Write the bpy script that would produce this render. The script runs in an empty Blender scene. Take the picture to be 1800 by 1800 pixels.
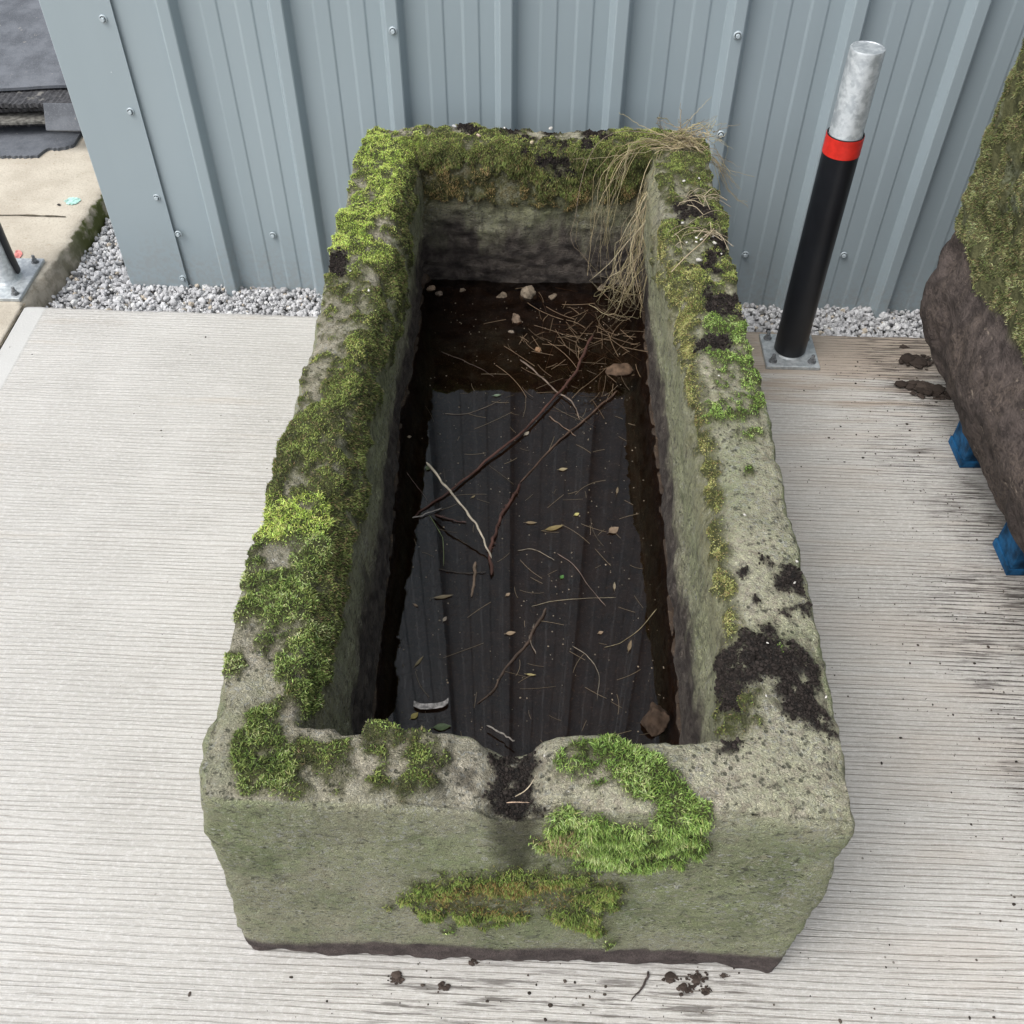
import bpy, bmesh, math, random
import numpy as np
from mathutils import Matrix, Vector

C = bpy.context.scene.collection
S = bpy.context.scene
rng = np.random.default_rng(7)
random.seed(7)

# ------------------------------------------------------------------ camera
F, TH, ROLL, CH = 1743.0, 0.8211, 0.0059, 1.7
fwd = np.array([0, math.cos(TH), -math.sin(TH)])
r0 = np.array([1.0, 0, 0]); u0 = np.cross(r0, fwd)
CR = math.cos(ROLL) * r0 + math.sin(ROLL) * u0
CU = -math.sin(ROLL) * r0 + math.cos(ROLL) * u0
CO = np.array([0, 0, CH])
cd = bpy.data.cameras.new('camera')
cam = bpy.data.objects.new('camera', cd); C.objects.link(cam)
cd.sensor_width = 36; cd.lens = F / 1800 * 36; cd.clip_start = 0.02; cd.clip_end = 1000
M = Matrix.Identity(4)
for i in range(3):
    M[i][0], M[i][1], M[i][2], M[i][3] = CR[i], CU[i], -fwd[i], CO[i]
cam.matrix_world = M
S.camera = cam

# ------------------------------------------------------------------ light
SUN = np.array([-0.52, -0.34, 1.0]); SUN = SUN / np.linalg.norm(SUN)
EXPO = 0.63
w = bpy.data.worlds.new('World'); S.world = w; w.use_nodes = True
wn = w.node_tree; wn.nodes.clear()
sky = wn.nodes.new('ShaderNodeTexSky'); sky.sky_type = 'NISHITA'; sky.sun_disc = False
sky.sun_elevation = math.asin(SUN[2]); sky.sun_rotation = math.atan2(SUN[0], SUN[1])
sky.dust_density = 3.0; sky.air_density = 1.0
hsv = wn.nodes.new('ShaderNodeHueSaturation'); hsv.inputs['Saturation'].default_value = 0.30
bg = wn.nodes.new('ShaderNodeBackground'); bg.inputs['Strength'].default_value = 0.15
wo = wn.nodes.new('ShaderNodeOutputWorld')
wn.links.new(sky.outputs[0], hsv.inputs['Color']); wn.links.new(hsv.outputs[0], bg.inputs['Color'])
wn.links.new(bg.outputs[0], wo.inputs['Surface'])
sl = bpy.data.lights.new('sun', 'SUN'); sl.energy = 1.5; sl.angle = math.radians(45); sl.color = (1.0, 0.975, 0.94)
so = bpy.data.objects.new('sun', sl); C.objects.link(so)
so.rotation_euler = Vector(SUN).to_track_quat('Z', 'Y').to_euler()
S.view_settings.view_transform = 'Standard'; S.view_settings.look = 'None'
S.view_settings.exposure = EXPO; S.view_settings.gamma = 1.0
S.render.engine = 'CYCLES'
S.cycles.max_bounces = 8; S.cycles.transparent_max_bounces = 12
S.cycles.use_denoising = True

# ------------------------------------------------------------------ chart of the photograph (1800 px) to the ground plan
def ray(x, y): return fwd + CR * (x - 900) / F - CU * (y - 900) / F
def atz(x, y, z=0.0):
    d = ray(x, y); return CO + d * ((z - CH) / d[2])
def aty(x, y, yy):
    d = ray(x, y); return CO + d * (yy / d[1])
def proj(P):
    d = np.asarray(P) - CO; z = d @ fwd
    return np.stack([900 + F * (d @ CR) / z, 900 - F * (d @ CU) / z], -1)
WD, WT = 2.549, math.tan(-0.0487)          # the metal wall: y = WD + WT * x
WYAW = -0.0487
def atwall(x, y):
    d = ray(x, y); return CO + d * (WD / (d[1] - WT * d[0]))
EDGE = 2.3163

# ------------------------------------------------------------------ vectorised noise
def _h(i, j, k, s):
    n = (i * 374761393 + j * 668265263 + k * 2147483647 + s * 1274126177).astype(np.int64) & 0xffffffff
    n = ((n ^ (n >> 13)) * 1274126177) & 0xffffffff
    n = ((n ^ (n >> 16)) * 2246822519) & 0xffffffff
    return ((n ^ (n >> 15)) & 0xffffff) / float(0xffffff) * 2 - 1
def vnoise(P, s=0):
    P = np.asarray(P, float); f = np.floor(P); t = P - f; t = t * t * t * (t * (t * 6 - 15) + 10)
    i = f.astype(np.int64); out = 0
    for a in (0, 1):
        for b in (0, 1):
            for c in (0, 1):
                wgt = (t[..., 0] if a else 1 - t[..., 0]) * (t[..., 1] if b else 1 - t[..., 1]) * (t[..., 2] if c else 1 - t[..., 2])
                out = out + wgt * _h(i[..., 0] + a, i[..., 1] + b, i[..., 2] + c, s)
    return out
def fbm(P, s=0, o=3, g=0.5):
    P = np.asarray(P, float); out = 0; a = 1; n = 0
    for k in range(o):
        out = out + a * vnoise(P * (2.03 ** k) + 17.3 * k, s + k); n += a; a *= g
    return out / n
def sstep(a, b, x):
    t = np.clip((x - a) / (b - a), 0, 1); return t * t * (3 - 2 * t)
def polysd(px, poly):
    """signed distance (positive inside) of points to a polygon"""
    p = px.reshape(-1, 2); q = np.array(poly, float); d = np.full(len(p), 1e9); ins = np.zeros(len(p), bool)
    for a, b in zip(q, np.roll(q, -1, 0)):
        e = b - a; v = p - a
        t = np.clip((v @ e) / max(e @ e, 1e-9), 0, 1)
        d = np.minimum(d, np.linalg.norm(v - t[:, None] * e, axis=1))
        c = (a[1] > p[:, 1]) != (b[1] > p[:, 1])
        with np.errstate(divide='ignore', invalid='ignore'):
            xi = (b[0] - a[0]) * (p[:, 1] - a[1]) / (b[1] - a[1] + 1e-12) + a[0]
        ins ^= c & (p[:, 0] < xi)
    return np.where(ins, d, -d).reshape(px.shape[:-1])

# ------------------------------------------------------------------ object helpers
def tag(o, label=None, cat=None, group=None, kind=None):
    if label: o['label'] = label
    if cat: o['category'] = cat
    if group: o['group'] = group
    if kind: o['kind'] = kind
    return o
def link(name, me, mat=None, parent=None, loc=None):
    o = bpy.data.objects.new(name, me); C.objects.link(o)
    if me is not None and mat is not None:
        for m in (mat if isinstance(mat, (list, tuple)) else [mat]): me.materials.append(m)
    if parent: o.parent = parent
    if loc is not None: o.location = loc
    return o
def empty(name, loc, rz=0.0):
    o = bpy.data.objects.new(name, None); C.objects.link(o); o.location = loc; o.rotation_euler = (0, 0, rz)
    o.empty_display_size = 0.05
    return o
def mesh_np(name, V, polys, smooth=True, attrs=None, cols=None):
    """polys: list of int arrays (n,k)"""
    me = bpy.data.meshes.new(name); V = np.asarray(V, np.float32).reshape(-1, 3)
    me.vertices.add(len(V)); me.vertices.foreach_set('co', V.ravel())
    polys = [np.asarray(p, np.int32) for p in polys if len(p)]
    li = np.concatenate([p.ravel() for p in polys]); tot = np.concatenate([np.full(len(p), p.shape[1], np.int32) for p in polys])
    st = np.concatenate([[0], np.cumsum(tot)[:-1]]).astype(np.int32)
    me.loops.add(len(li)); me.loops.foreach_set('vertex_index', li)
    me.polygons.add(len(tot)); me.polygons.foreach_set('loop_start', st); me.polygons.foreach_set('loop_total', tot)
    me.polygons.foreach_set('use_smooth', np.full(len(tot), smooth))
    me.update(calc_edges=True)
    for k, a in (attrs or {}).items():
        at = me.attributes.new(k, 'FLOAT', 'POINT'); at.data.foreach_set('value', np.asarray(a, np.float32).ravel())
    if cols is not None:
        at = me.attributes.new('Col', 'FLOAT_COLOR', 'POINT')
        c = np.ones((len(V), 4), np.float32); c[:, :3] = cols; at.data.foreach_set('color', c.ravel())
    me.validate(); return me
def bm_obj(name, bm, mat, parent=None, smooth=False, loc=None):
    me = bpy.data.meshes.new(name); bm.normal_update(); bm.to_mesh(me); bm.free()
    if smooth:
        for p in me.polygons: p.use_smooth = True
    return link(name, me, mat, parent, loc)
def add_box(bm, c, s, rz=0.0, bev=0.0, seg=2):
    r = bmesh.ops.create_cube(bm, size=1.0); vs = r['verts']
    bmesh.ops.scale(bm, vec=s, verts=vs)
    if bev:
        es = list({e for v in vs for e in v.link_edges})
        rr = bmesh.ops.bevel(bm, geom=es, offset=bev, segments=seg, affect='EDGES', profile=0.5)
        vs = list({v for f in rr['faces'] for v in f.verts} | {v for v in vs if v.is_valid})
    bmesh.ops.rotate(bm, cent=(0, 0, 0), matrix=Matrix.Rotation(rz, 3, 'Z'), verts=vs)
    bmesh.ops.translate(bm, vec=c, verts=vs)
    return vs
def add_lathe(bm, prof, n=32, c=(0, 0, 0), hexed=False):
    rings = []
    for (r, z) in prof:
        if r < 1e-6: rings.append([bm.verts.new((c[0], c[1], c[2] + z))])
        else: rings.append([bm.verts.new((c[0] + r * math.cos(2 * math.pi * k / n), c[1] + r * math.sin(2 * math.pi * k / n), c[2] + z)) for k in range(n)])
    for a, b in zip(rings, rings[1:]):
        for k in range(n):
            k2 = (k + 1) % n
            if len(a) == 1 and len(b) == 1: continue
            if len(a) == 1: bm.faces.new((a[0], b[k], b[k2]))
            elif len(b) == 1: bm.faces.new((a[k], a[k2], b[0]))
            else: bm.faces.new((a[k], a[k2], b[k2], b[k]))
    bmesh.ops.recalc_face_normals(bm, faces=bm.faces)
def grid_faces(R, N, wrap=False):
    i, j = np.meshgrid(np.arange(R - 1), np.arange(N if wrap else N - 1), indexing='ij')
    j2 = (j + 1) % N
    return np.stack([i * N + j, i * N + j2, (i + 1) * N + j2, (i + 1) * N + j], -1).reshape(-1, 4)
def grid_normals(V, wrap):
    du = np.gradient(V, axis=0)
    if wrap: dv = np.roll(V, -1, 1) - np.roll(V, 1, 1)
    else: dv = np.gradient(V, axis=1)
    n = np.cross(dv, du); return n / (np.linalg.norm(n, axis=-1, keepdims=True) + 1e-12)
def tube_np(path, rad, n=6):
    """tapered tube along a polyline -> verts, quads"""
    P = np.asarray(path, float); m = len(P); rad = np.broadcast_to(np.asarray(rad, float), (m,))
    T = np.gradient(P, axis=0); T /= np.linalg.norm(T, axis=1, keepdims=True) + 1e-12
    ref = np.array([0.31, 0.17, 0.93]); A = np.cross(T, ref); A /= np.linalg.norm(A, axis=1, keepdims=True) + 1e-12
    B = np.cross(T, A); a = np.arange(n) * 2 * math.pi / n
    V = P[:, None] + rad[:, None, None] * (np.cos(a)[None, :, None] * A[:, None] + np.sin(a)[None, :, None] * B[:, None])
    q = grid_faces(m, n, True)
    return V.reshape(-1, 3), q
def curve(pts, n):
    """smooth resample (Catmull-Rom)"""
    P = np.asarray(pts, float)
    if len(P) == 2: return P[0] + (P[1] - P[0]) * np.linspace(0, 1, n)[:, None]
    Q = np.vstack([2 * P[0] - P[1], P, 2 * P[-1] - P[-2]]); t = np.linspace(0, len(P) - 1 - 1e-6, n); i = t.astype(int); f = (t - i)[:, None]
    p0, p1, p2, p3 = Q[i], Q[i + 1], Q[i + 2], Q[i + 3]
    return 0.5 * (2 * p1 + (p2 - p0) * f + (2 * p0 - 5 * p1 + 4 * p2 - p3) * f ** 2 + (3 * p1 - p0 - 3 * p2 + p3) * f ** 3)
def resample(pts, n):
    P = np.asarray(pts, float); d = np.r_[0, np.cumsum(np.linalg.norm(np.diff(P, axis=0), axis=1))]
    t = np.linspace(0, d[-1], n, endpoint=False)
    return np.stack([np.interp(t, d, P[:, k]) for k in range(P.shape[1])], -1)
class Merge:
    def __init__(s): s.V = []; s.Q = {}; s.n = 0; s.c = []
    def add(s, V, polys, col=None):
        for p in polys:
            p = np.asarray(p); s.Q.setdefault(p.shape[1], []).append(p + s.n)
        s.V.append(V); s.n += len(V)
        if col is not None: s.c.append(np.broadcast_to(np.asarray(col, float), (len(V), 3)))
    def mesh(s, name, smooth=True):
        return mesh_np(name, np.concatenate(s.V), [np.concatenate(v) for v in s.Q.values()], smooth, cols=np.concatenate(s.c) if s.c else None)
_ico = {}
def ico(sub):
    if sub not in _ico:
        bm = bmesh.new(); bmesh.ops.create_icosphere(bm, subdivisions=sub, radius=1.0)
        bm.verts.ensure_lookup_table()
        V = np.array([v.co[:] for v in bm.verts]); T = np.array([[v.index for v in f.verts] for f in bm.faces]); bm.free(); _ico[sub] = (V, T)
    return _ico[sub]
def rock(sub, size, seed, rough=0.25, cuts=7):
    V, T = ico(sub); V = V.copy(); r = np.random.default_rng(seed)
    for _ in range(cuts):
        d = r.normal(size=3); d /= np.linalg.norm(d); k = r.uniform(0.55, 0.85); e = V @ d - k; m = e > 0
        V[m] -= d * e[m][:, None]
    n = fbm(V * 1.6 + seed * 3.1, seed % 97, 4); V = V * (1 + rough * n)[:, None]
    return V * np.asarray(size), T

# ------------------------------------------------------------------ material helpers
class NT:
    def __init__(s, name):
        s.m = bpy.data.materials.new(name); s.m.use_nodes = True; s.t = s.m.node_tree; s.t.nodes.clear()
        s.out = s.t.nodes.new('ShaderNodeOutputMaterial'); s.co = None
    def n(s, ty, **k):
        nd = s.t.nodes.new('ShaderNode' + ty)
        for a, b in k.items(): setattr(nd, a, b)
        return nd
    def set(s, sock, v):
        if hasattr(v, 'is_linked') or isinstance(v, bpy.types.NodeSocket): s.t.links.new(v, sock)
        elif isinstance(v, (tuple, list)): sock.default_value = (*v, 1.0) if len(v) == 3 and sock.type == 'RGBA' else v
        else: sock.default_value = v
    def obj(s):
        if s.co is None: s.co = s.n('TexCoord').outputs['Object']
        return s.co
    def mapc(s, scale=(1, 1, 1), rot=(0, 0, 0), loc=(0, 0, 0), v=None):
        m = s.n('Mapping'); s.set(m.inputs['Vector'], v or s.obj()); m.inputs['Scale'].default_value = scale; m.inputs['Rotation'].default_value = rot; m.inputs['Location'].default_value = loc
        return m.outputs[0]
    def noise(s, scale, detail=3, rough=0.55, v=None, dist=0.0):
        nd = s.n('TexNoise'); s.set(nd.inputs['Vector'], v or s.obj()); nd.inputs['Scale'].default_value = scale
        nd.inputs['Detail'].default_value = detail; nd.inputs['Roughness'].default_value = rough; nd.inputs['Distortion'].default_value = dist
        return nd.outputs['Fac']
    def voro(s, scale, v=None, feat='F1'):
        nd = s.n('TexVoronoi', feature=feat); s.set(nd.inputs['Vector'], v or s.obj()); nd.inputs['Scale'].default_value = scale
        return nd.outputs['Distance']
    def mr(s, v, a, b, c=0.0, d=1.0, smooth=True):
        nd = s.n('MapRange', interpolation_type='SMOOTHSTEP' if smooth else 'LINEAR'); s.set(nd.inputs['Value'], v)
        for k, x in zip(('From Min', 'From Max', 'To Min', 'To Max'), (a, b, c, d)): nd.inputs[k].default_value = x
        return nd.outputs[0]
    def math(s, op, a, b=0.0):
        nd = s.n('Math', operation=op); s.set(nd.inputs[0], a); s.set(nd.inputs[1], b); return nd.outputs[0]
    def mul(s, *a):
        r = a[0]
        for b in a[1:]: r = s.math('MULTIPLY', r, b)
        return r
    def mix(s, f, a, b, blend='MIX'):
        nd = s.n('Mix', data_type='RGBA', blend_type=blend); s.set(nd.inputs[0], f); s.set(nd.inputs[6], a); s.set(nd.inputs[7], b); return nd.outputs[2]
    def attr(s, name, col=False):
        nd = s.n('Attribute', attribute_name=name); return nd.outputs['Color' if col else 'Fac']
    def bump(s, h, strength=0.5, dist=0.01, nrm=None):
        nd = s.n('Bump'); s.set(nd.inputs['Height'], h); nd.inputs['Strength'].default_value = strength; nd.inputs['Distance'].default_value = dist
        if nrm: s.set(nd.inputs['Normal'], nrm)
        return nd.outputs[0]
    def bsdf(s, col, rough=0.8, metal=0.0, spec=0.3, nrm=None, out=True):
        b = s.n('BsdfPrincipled'); s.set(b.inputs['Base Color'], col); s.set(b.inputs['Roughness'], rough); s.set(b.inputs['Metallic'], metal)
        b.inputs['Specular IOR Level'].default_value = spec
        if nrm: s.set(b.inputs['Normal'], nrm)
        if out: s.t.links.new(b.outputs[0], s.out.inputs['Surface'])
        return b.outputs[0]

def mat_simple(name, col, rough=0.7, metal=0.0, spec=0.3, var=0.15, scale=40, bumpd=0.0):
    t = NT(name); n = t.noise(scale, 4)
    c2 = tuple(max(0, c * (1 - 2 * var)) for c in col); c3 = tuple(min(1, c * (1 + var)) for c in col)
    nr = t.bump(t.noise(scale * 2, 4), 0.6, bumpd) if bumpd else None
    t.bsdf(t.mix(t.mr(n, 0.3, 0.7), c2, c3), rough, metal, spec, nr); return t.m
def mat_vcol(name, rough=0.85, spec=0.2, trans=0.0, bumpscale=0, bumpd=0.0):
    t = NT(name); c = t.attr('Col', True)
    nr = t.bump(t.noise(bumpscale, 3), 0.6, bumpd) if bumpscale else None
    b = t.bsdf(c, rough, 0, spec, nr, out=not trans)
    if trans:
        tr = t.n('BsdfTranslucent'); t.set(tr.inputs['Color'], c); mx = t.n('MixShader'); mx.inputs[0].default_value = trans
        t.t.links.new(b, mx.inputs[1]); t.t.links.new(tr.outputs[0], mx.inputs[2]); t.t.links.new(mx.outputs[0], t.out.inputs['Surface'])
    return t.m

MOSS_M = mat_vcol('moss_leaf', 0.75, 0.25, 0.30)
STRAW_M = mat_vcol('dry_straw', 0.6, 0.3, 0.15)
SOIL_M = mat_vcol('dark_soil', 0.95, 0.1)
STONE_V = mat_vcol('small_stone', 0.8, 0.2, 0, 180, 0.002)
GALV = None

# slab
def concrete_mat():
    t = NT('brushed_concrete')
    v = t.mapc((1, 1, 1), (0, 0, 0.040))
    sx = t.n('SeparateXYZ'); t.set(sx.inputs[0], t.obj()); X, Y = sx.outputs[0], sx.outputs[1]
    fine = t.noise(1.0, 3, 0.65, t.mapc((3.5, 430, 1), v=v))
    sv = t.n('SeparateXYZ'); t.set(sv.inputs[0], v); vy = sv.outputs[1]
    wob = t.noise(1.0, 4, 0.6, t.mapc((0.9, 13, 1), v=v)); grit = t.noise(420, 3, 0.75)
    ridge = t.math('SINE', t.math('ADD', t.mul(vy, 575.0), t.mul(wob, 22.0)))            # broom ridges about 11 mm apart
    brk = t.noise(1.0, 5, 0.78, t.mapc((9.0, 60, 1), v=v))
    rough_area = t.mr(X, -1.355, -1.345)
    heavy = t.mr(t.math('ADD', t.noise(2.2, 3), t.math('SUBTRACT', t.mul(X, 0.10), t.mul(Y, 0.06))), 0.24, 0.56)
    g1 = t.mul(t.mr(ridge, 0.72, 0.99), t.mr(brk, 0.36, 0.52), t.mr(grit, 0.30, 0.52))
    g2 = t.mul(t.mr(fine, 0.54, 0.66), t.mr(t.noise(1, 4, 0.7, t.mapc((22, 60, 1))), 0.44, 0.60), t.mr(grit, 0.36, 0.56))
    groove = t.mul(t.math('MAXIMUM', g1, t.mul(g2, 0.55)), rough_area, t.math('ADD', 0.24, t.mul(heavy, 0.48)))
    blotch = t.noise(1.0, 5, 0.75, t.mapc((90, 140, 1), v=v))
    base = t.mix(t.mr(t.noise(2.5, 4), 0.35, 0.65), (0.455, 0.440, 0.410), (0.52, 0.505, 0.474))
    base = t.mix(t.mul(t.mr(blotch, 0.46, 0.64), rough_area, 0.6), base, (0.63, 0.62, 0.60))
    base = t.mix(t.mul(t.mr(t.noise(330, 4, 0.8), 0.50, 0.64), 0.5), base, (0.37, 0.355, 0.33))
    stain = t.mul(t.mr(t.noise(1.0, 3, 0.5, t.mapc((1.6, 14, 1), loc=(3, 1, 0), v=v)), 0.60, 0.75), 0.35)
    base = t.mix(stain, base, (0.44, 0.36, 0.27))
    base = t.mix(t.mul(t.math('SUBTRACT', 1.0, rough_area), 0.5), base, (0.48, 0.49, 0.485))
    # damp brown ground beyond the bollard and beside the neighbouring block
    wobx = t.math('ADD', X, t.mul(t.math('SUBTRACT', t.noise(3.5, 3), 0.5), 0.5))
    damp = t.mul(t.mr(t.math('ADD', Y, t.mul(t.math('SUBTRACT', t.noise(1, 3, 0.5, t.mapc((3, 22, 1), v=v)), 0.5), 0.7)), 1.95, 2.15), t.mr(X, 0.45, 0.6), 0.75)
    base = t.mix(damp, base, (0.33, 0.26, 0.195))
    tan = t.mul(t.mr(wobx, 0.40, 0.85), t.mr(t.noise(1, 4, 0.6, t.mapc((1.6, 9, 1), v=v)), 0.42, 0.62), 0.40)
    base = t.mix(tan, base, (0.47, 0.415, 0.36))
    dirt = t.mr(wobx, 0.80, 1.06)
    base = t.mix(t.mul(groove, t.math('ADD', 0.85, t.mul(dirt, 0.9))), base, t.mix(dirt, (0.20, 0.175, 0.145), (0.035, 0.030, 0.027)))
    smear = t.mul(t.mr(wobx, 0.86, 1.08), t.mr(t.noise(1, 5, 0.7, t.mapc((8, 150, 1), v=v)), 0.47, 0.60), t.mr(t.noise(6, 3), 0.30, 0.60), 0.9)
    base = t.mix(smear, base, (0.060, 0.050, 0.045))
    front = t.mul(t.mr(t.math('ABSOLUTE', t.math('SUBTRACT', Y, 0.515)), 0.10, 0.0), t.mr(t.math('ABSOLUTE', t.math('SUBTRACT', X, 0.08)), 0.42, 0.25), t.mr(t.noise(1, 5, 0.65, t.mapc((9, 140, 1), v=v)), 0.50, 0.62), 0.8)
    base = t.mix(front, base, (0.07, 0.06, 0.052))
    speck = t.mul(t.mr(t.voro(46), 0.13, 0.07), t.mr(t.noise(9, 3), 0.58, 0.68), 0.8)
    base = t.mix(speck, base, (0.10, 0.085, 0.07))
    hgt = t.math('SUBTRACT', t.mul(t.math('ADD', blotch, t.mul(t.noise(140, 3), 0.4)), 0.35), t.math('ADD', t.mul(t.mul(t.mr(ridge, 0.4, 0.99), t.mr(brk, 0.30, 0.56), rough_area), 0.55), t.mul(fine, t.mul(rough_area, 0.9))))
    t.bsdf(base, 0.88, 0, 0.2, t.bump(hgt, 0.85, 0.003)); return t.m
def tan_slab_mat():
    t = NT('tan_concrete')
    sx = t.n('SeparateXYZ'); t.set(sx.inputs[0], t.obj()); X, Y, Z = sx.outputs
    base = t.mix(t.mr(t.noise(7, 5, 0.6), 0.35, 0.65), (0.43, 0.385, 0.315), (0.52, 0.475, 0.395))
    base = t.mix(t.mul(t.mr(t.noise(120, 3), 0.5, 0.7), 0.5), base, (0.34, 0.295, 0.235))
    base = t.mix(t.mul(t.mr(t.noise(30, 4, 0.7), 0.62, 0.7), 0.6), base, (0.34, 0.28, 0.21))
    edge = t.mr(t.math('ADD', Z, t.mul(t.math('SUBTRACT', t.noise(45, 3), 0.5), 0.012)), -0.003, -0.008)
    side = t.mix(t.mr(t.noise(28, 4, 0.65), 0.42, 0.6), (0.38, 0.34, 0.28), (0.26, 0.23, 0.18))
    mossy = t.mul(t.mr(Y, 2.55, 2.85), t.mr(t.noise(18, 4), 0.35, 0.55))
    side = t.mix(mossy, side, (0.075, 0.085, 0.025))
    base = t.mix(edge, base, side)
    t.bsdf(base, 0.9, 0, 0.2, t.bump(t.noise(90, 5, 0.65), 0.6, 0.004)); return t.m
def cladding_mat():
    t = NT('blue_grey_cladding')
    n = t.noise(1, 3, 0.5, t.mapc((2, 2, 0.5)))
    c = t.mix(t.mr(n, 0.35, 0.65), (0.285, 0.343, 0.372), (0.305, 0.363, 0.392))
    sp = t.mul(t.mr(t.voro(16), 0.055, 0.035), t.mr(t.noise(5, 2), 0.60, 0.64), 0.8)
    c = t.mix(sp, c, (0.75, 0.78, 0.78))
    dust = t.mul(t.mr(t.noise(1, 4, 0.6, t.mapc((30, 30, 1.2))), 0.45, 0.75), 0.18)
    c = t.mix(dust, c, (0.28, 0.335, 0.36))
    zz = t.n('SeparateXYZ'); t.set(zz.inputs[0], t.obj()); spl = t.mul(t.mr(t.math('ADD', zz.outputs[2], t.mul(t.math('SUBTRACT', t.noise(9, 4, 0.65), 0.5), 0.35)), 0.30, 0.06), t.mr(t.noise(70, 4, 0.7), 0.40, 0.62), 0.40)
    c = t.mix(spl, c, (0.27, 0.26, 0.235))
    t.bsdf(c, t.mr(t.noise(6, 3), 0.3, 0.7, 0.38, 0.5), 0, 0.4, t.bump(t.noise(3, 2), 0.08, 0.01)); return t.m
def galv_mat():
    t = NT('galvanised_steel')
    a = t.voro(95); n = t.noise(70, 4, 0.6, dist=0.4)
    c = t.mix(t.mr(n, 0.36, 0.62), (0.36, 0.39, 0.41), (0.56, 0.59, 0.60)); c = t.mix(t.mul(t.mr(a, 0.2, 0.7), 0.35), c, (0.43, 0.46, 0.48))
    t.bsdf(c, t.mr(n, 0.3, 0.7, 0.38, 0.6), 0.55, 0.4, t.bump(n, 0.08, 0.003)); return t.m
CONC, TANM, CLAD, GALV = concrete_mat(), tan_slab_mat(), cladding_mat(), galv_mat()

# ------------------------------------------------------------------ ground, slabs
def sheet(name, quad, z, mat, kind='structure'):
    me = mesh_np(name, [(x, y, z) for x, y in quad], [[[0, 1, 2, 3]]], False); return tag(link(name, me, mat), kind=kind)
sheet('ground', [(-300, -300), (300, -300), (300, 300), (-300, 300)], -0.22, mat_simple('earth', (0.20, 0.18, 0.15), 0.95, var=0.2, scale=6))
def edge_y(x): return EDGE + WT * x
KX = lambda y: -1.427 + (y - 2.408) * 0.091 - 0.0
# main slab: fine far edge with a slightly worn arris
xs = np.linspace(-1.412, 7, 420)
rows = []
jit = 0.006 * fbm(np.stack([xs * 9, xs * 0, xs * 0], -1), 3, 4) + 0.003 * fbm(np.stack([xs * 60, xs * 0, xs * 0], -1), 5, 3)
ey = edge_y(xs) + jit
for yy, zz in ((-6, 0), (1.0, 0), (None, 0), (0.006, -0.006), (0.004, -0.14)):
    rows.append(np.stack([xs, (np.full_like(xs, yy) if yy in (-6, 1.0) else ey - 0.008 if yy is None else ey + yy), np.full_like(xs, zz)], -1))
V = np.array(rows)
tag(link('concrete_slab', mesh_np('concrete_slab', V, [grid_faces(5, len(xs))], False), CONC), kind='structure')
# tan slab with a broken edge towards the gravel
ys = np.linspace(-6, 9, 1500)
j = 0.016 * fbm(np.stack([ys * 7, ys * 0, ys * 0], -1), 11, 4) + 0.007 * fbm(np.stack([ys * 38, ys * 0, ys * 0], -1), 12, 3)
act = sstep(2.36, 2.44, ys); kx = np.where(ys > 2.395, KX(np.maximum(ys, 2.4)), -1.4215) + j * act
jnt = np.abs(ys - 2.86); drop = 0.02 * np.exp(-(jnt / 0.012) ** 2) * act
cr = np.abs(fbm(np.stack([ys * 14, ys * 0, ys * 0], -1), 15, 3)) * act
rows = []
for dx, zz in ((-9, 0), (-0.3, 0), (-0.03, 0), (-0.012, -0.0015), (-0.004, -0.006), (0.002, -0.016), (0.006, -0.035), (0.010, -0.06), (0.014, -0.16)):
    wz = zz - (0.007 * cr + drop * 0.5 if -0.006 < dx < 0.005 else 0)
    ddx = dx * (0.3 + 0.7 * act) if dx > -0.1 else dx
    rows.append(np.stack([kx + ddx + (0.008 * fbm(np.stack([ys * 50, ys * 0 + zz * 40, ys * 0], -1), 19, 2) * act if dx > -0.04 else 0), ys, np.full_like(ys, 0.0) + wz], -1))
V = np.array(rows)
tag(link('pavement', mesh_np('pavement', V, [grid_faces(len(rows), len(ys))[:, ::-1]], True), TANM), kind='structure')
dm = mat_simple('joint_dirt', (0.10, 0.085, 0.06), 0.95, var=0.3, scale=80)
# joints: a soil-filled crack across the tan slab
Vj = []
jx = np.linspace(-4, -1.445, 160); jw = 0.0035 + 0.002 * vnoise(np.stack([jx * 40, jx * 0, jx * 0], -1), 4); jy = 2.872 + 0.004 * vnoise(np.stack([jx * 12, jx * 0, jx * 0], -1), 9) - 0.02 * (jx + 1.4)
Vj = np.array([np.stack([jx, jy - jw, jx * 0 + 0.0025], -1), np.stack([jx, jy + jw, jx * 0 + 0.0025], -1)])
tag(link('pavement_joint', mesh_np('pavement_joint', Vj, [grid_faces(2, 160)], False), dm), kind='structure')
jy = np.linspace(-3, 2.395, 240); jw = 0.0028 + 0.0015 * vnoise(np.stack([jy * 40, jy * 0, jy * 0], -1), 14)
Vj = np.array([np.stack([-1.4165 - jw, jy, jy * 0 + 0.002], -1), np.stack([-1.4165 + jw, jy, jy * 0 + 0.002], -1)])
tag(link('slab_joint', mesh_np('slab_joint', Vj, [grid_faces(2, 240)[:, ::-1]], False), dm), kind='structure')
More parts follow.
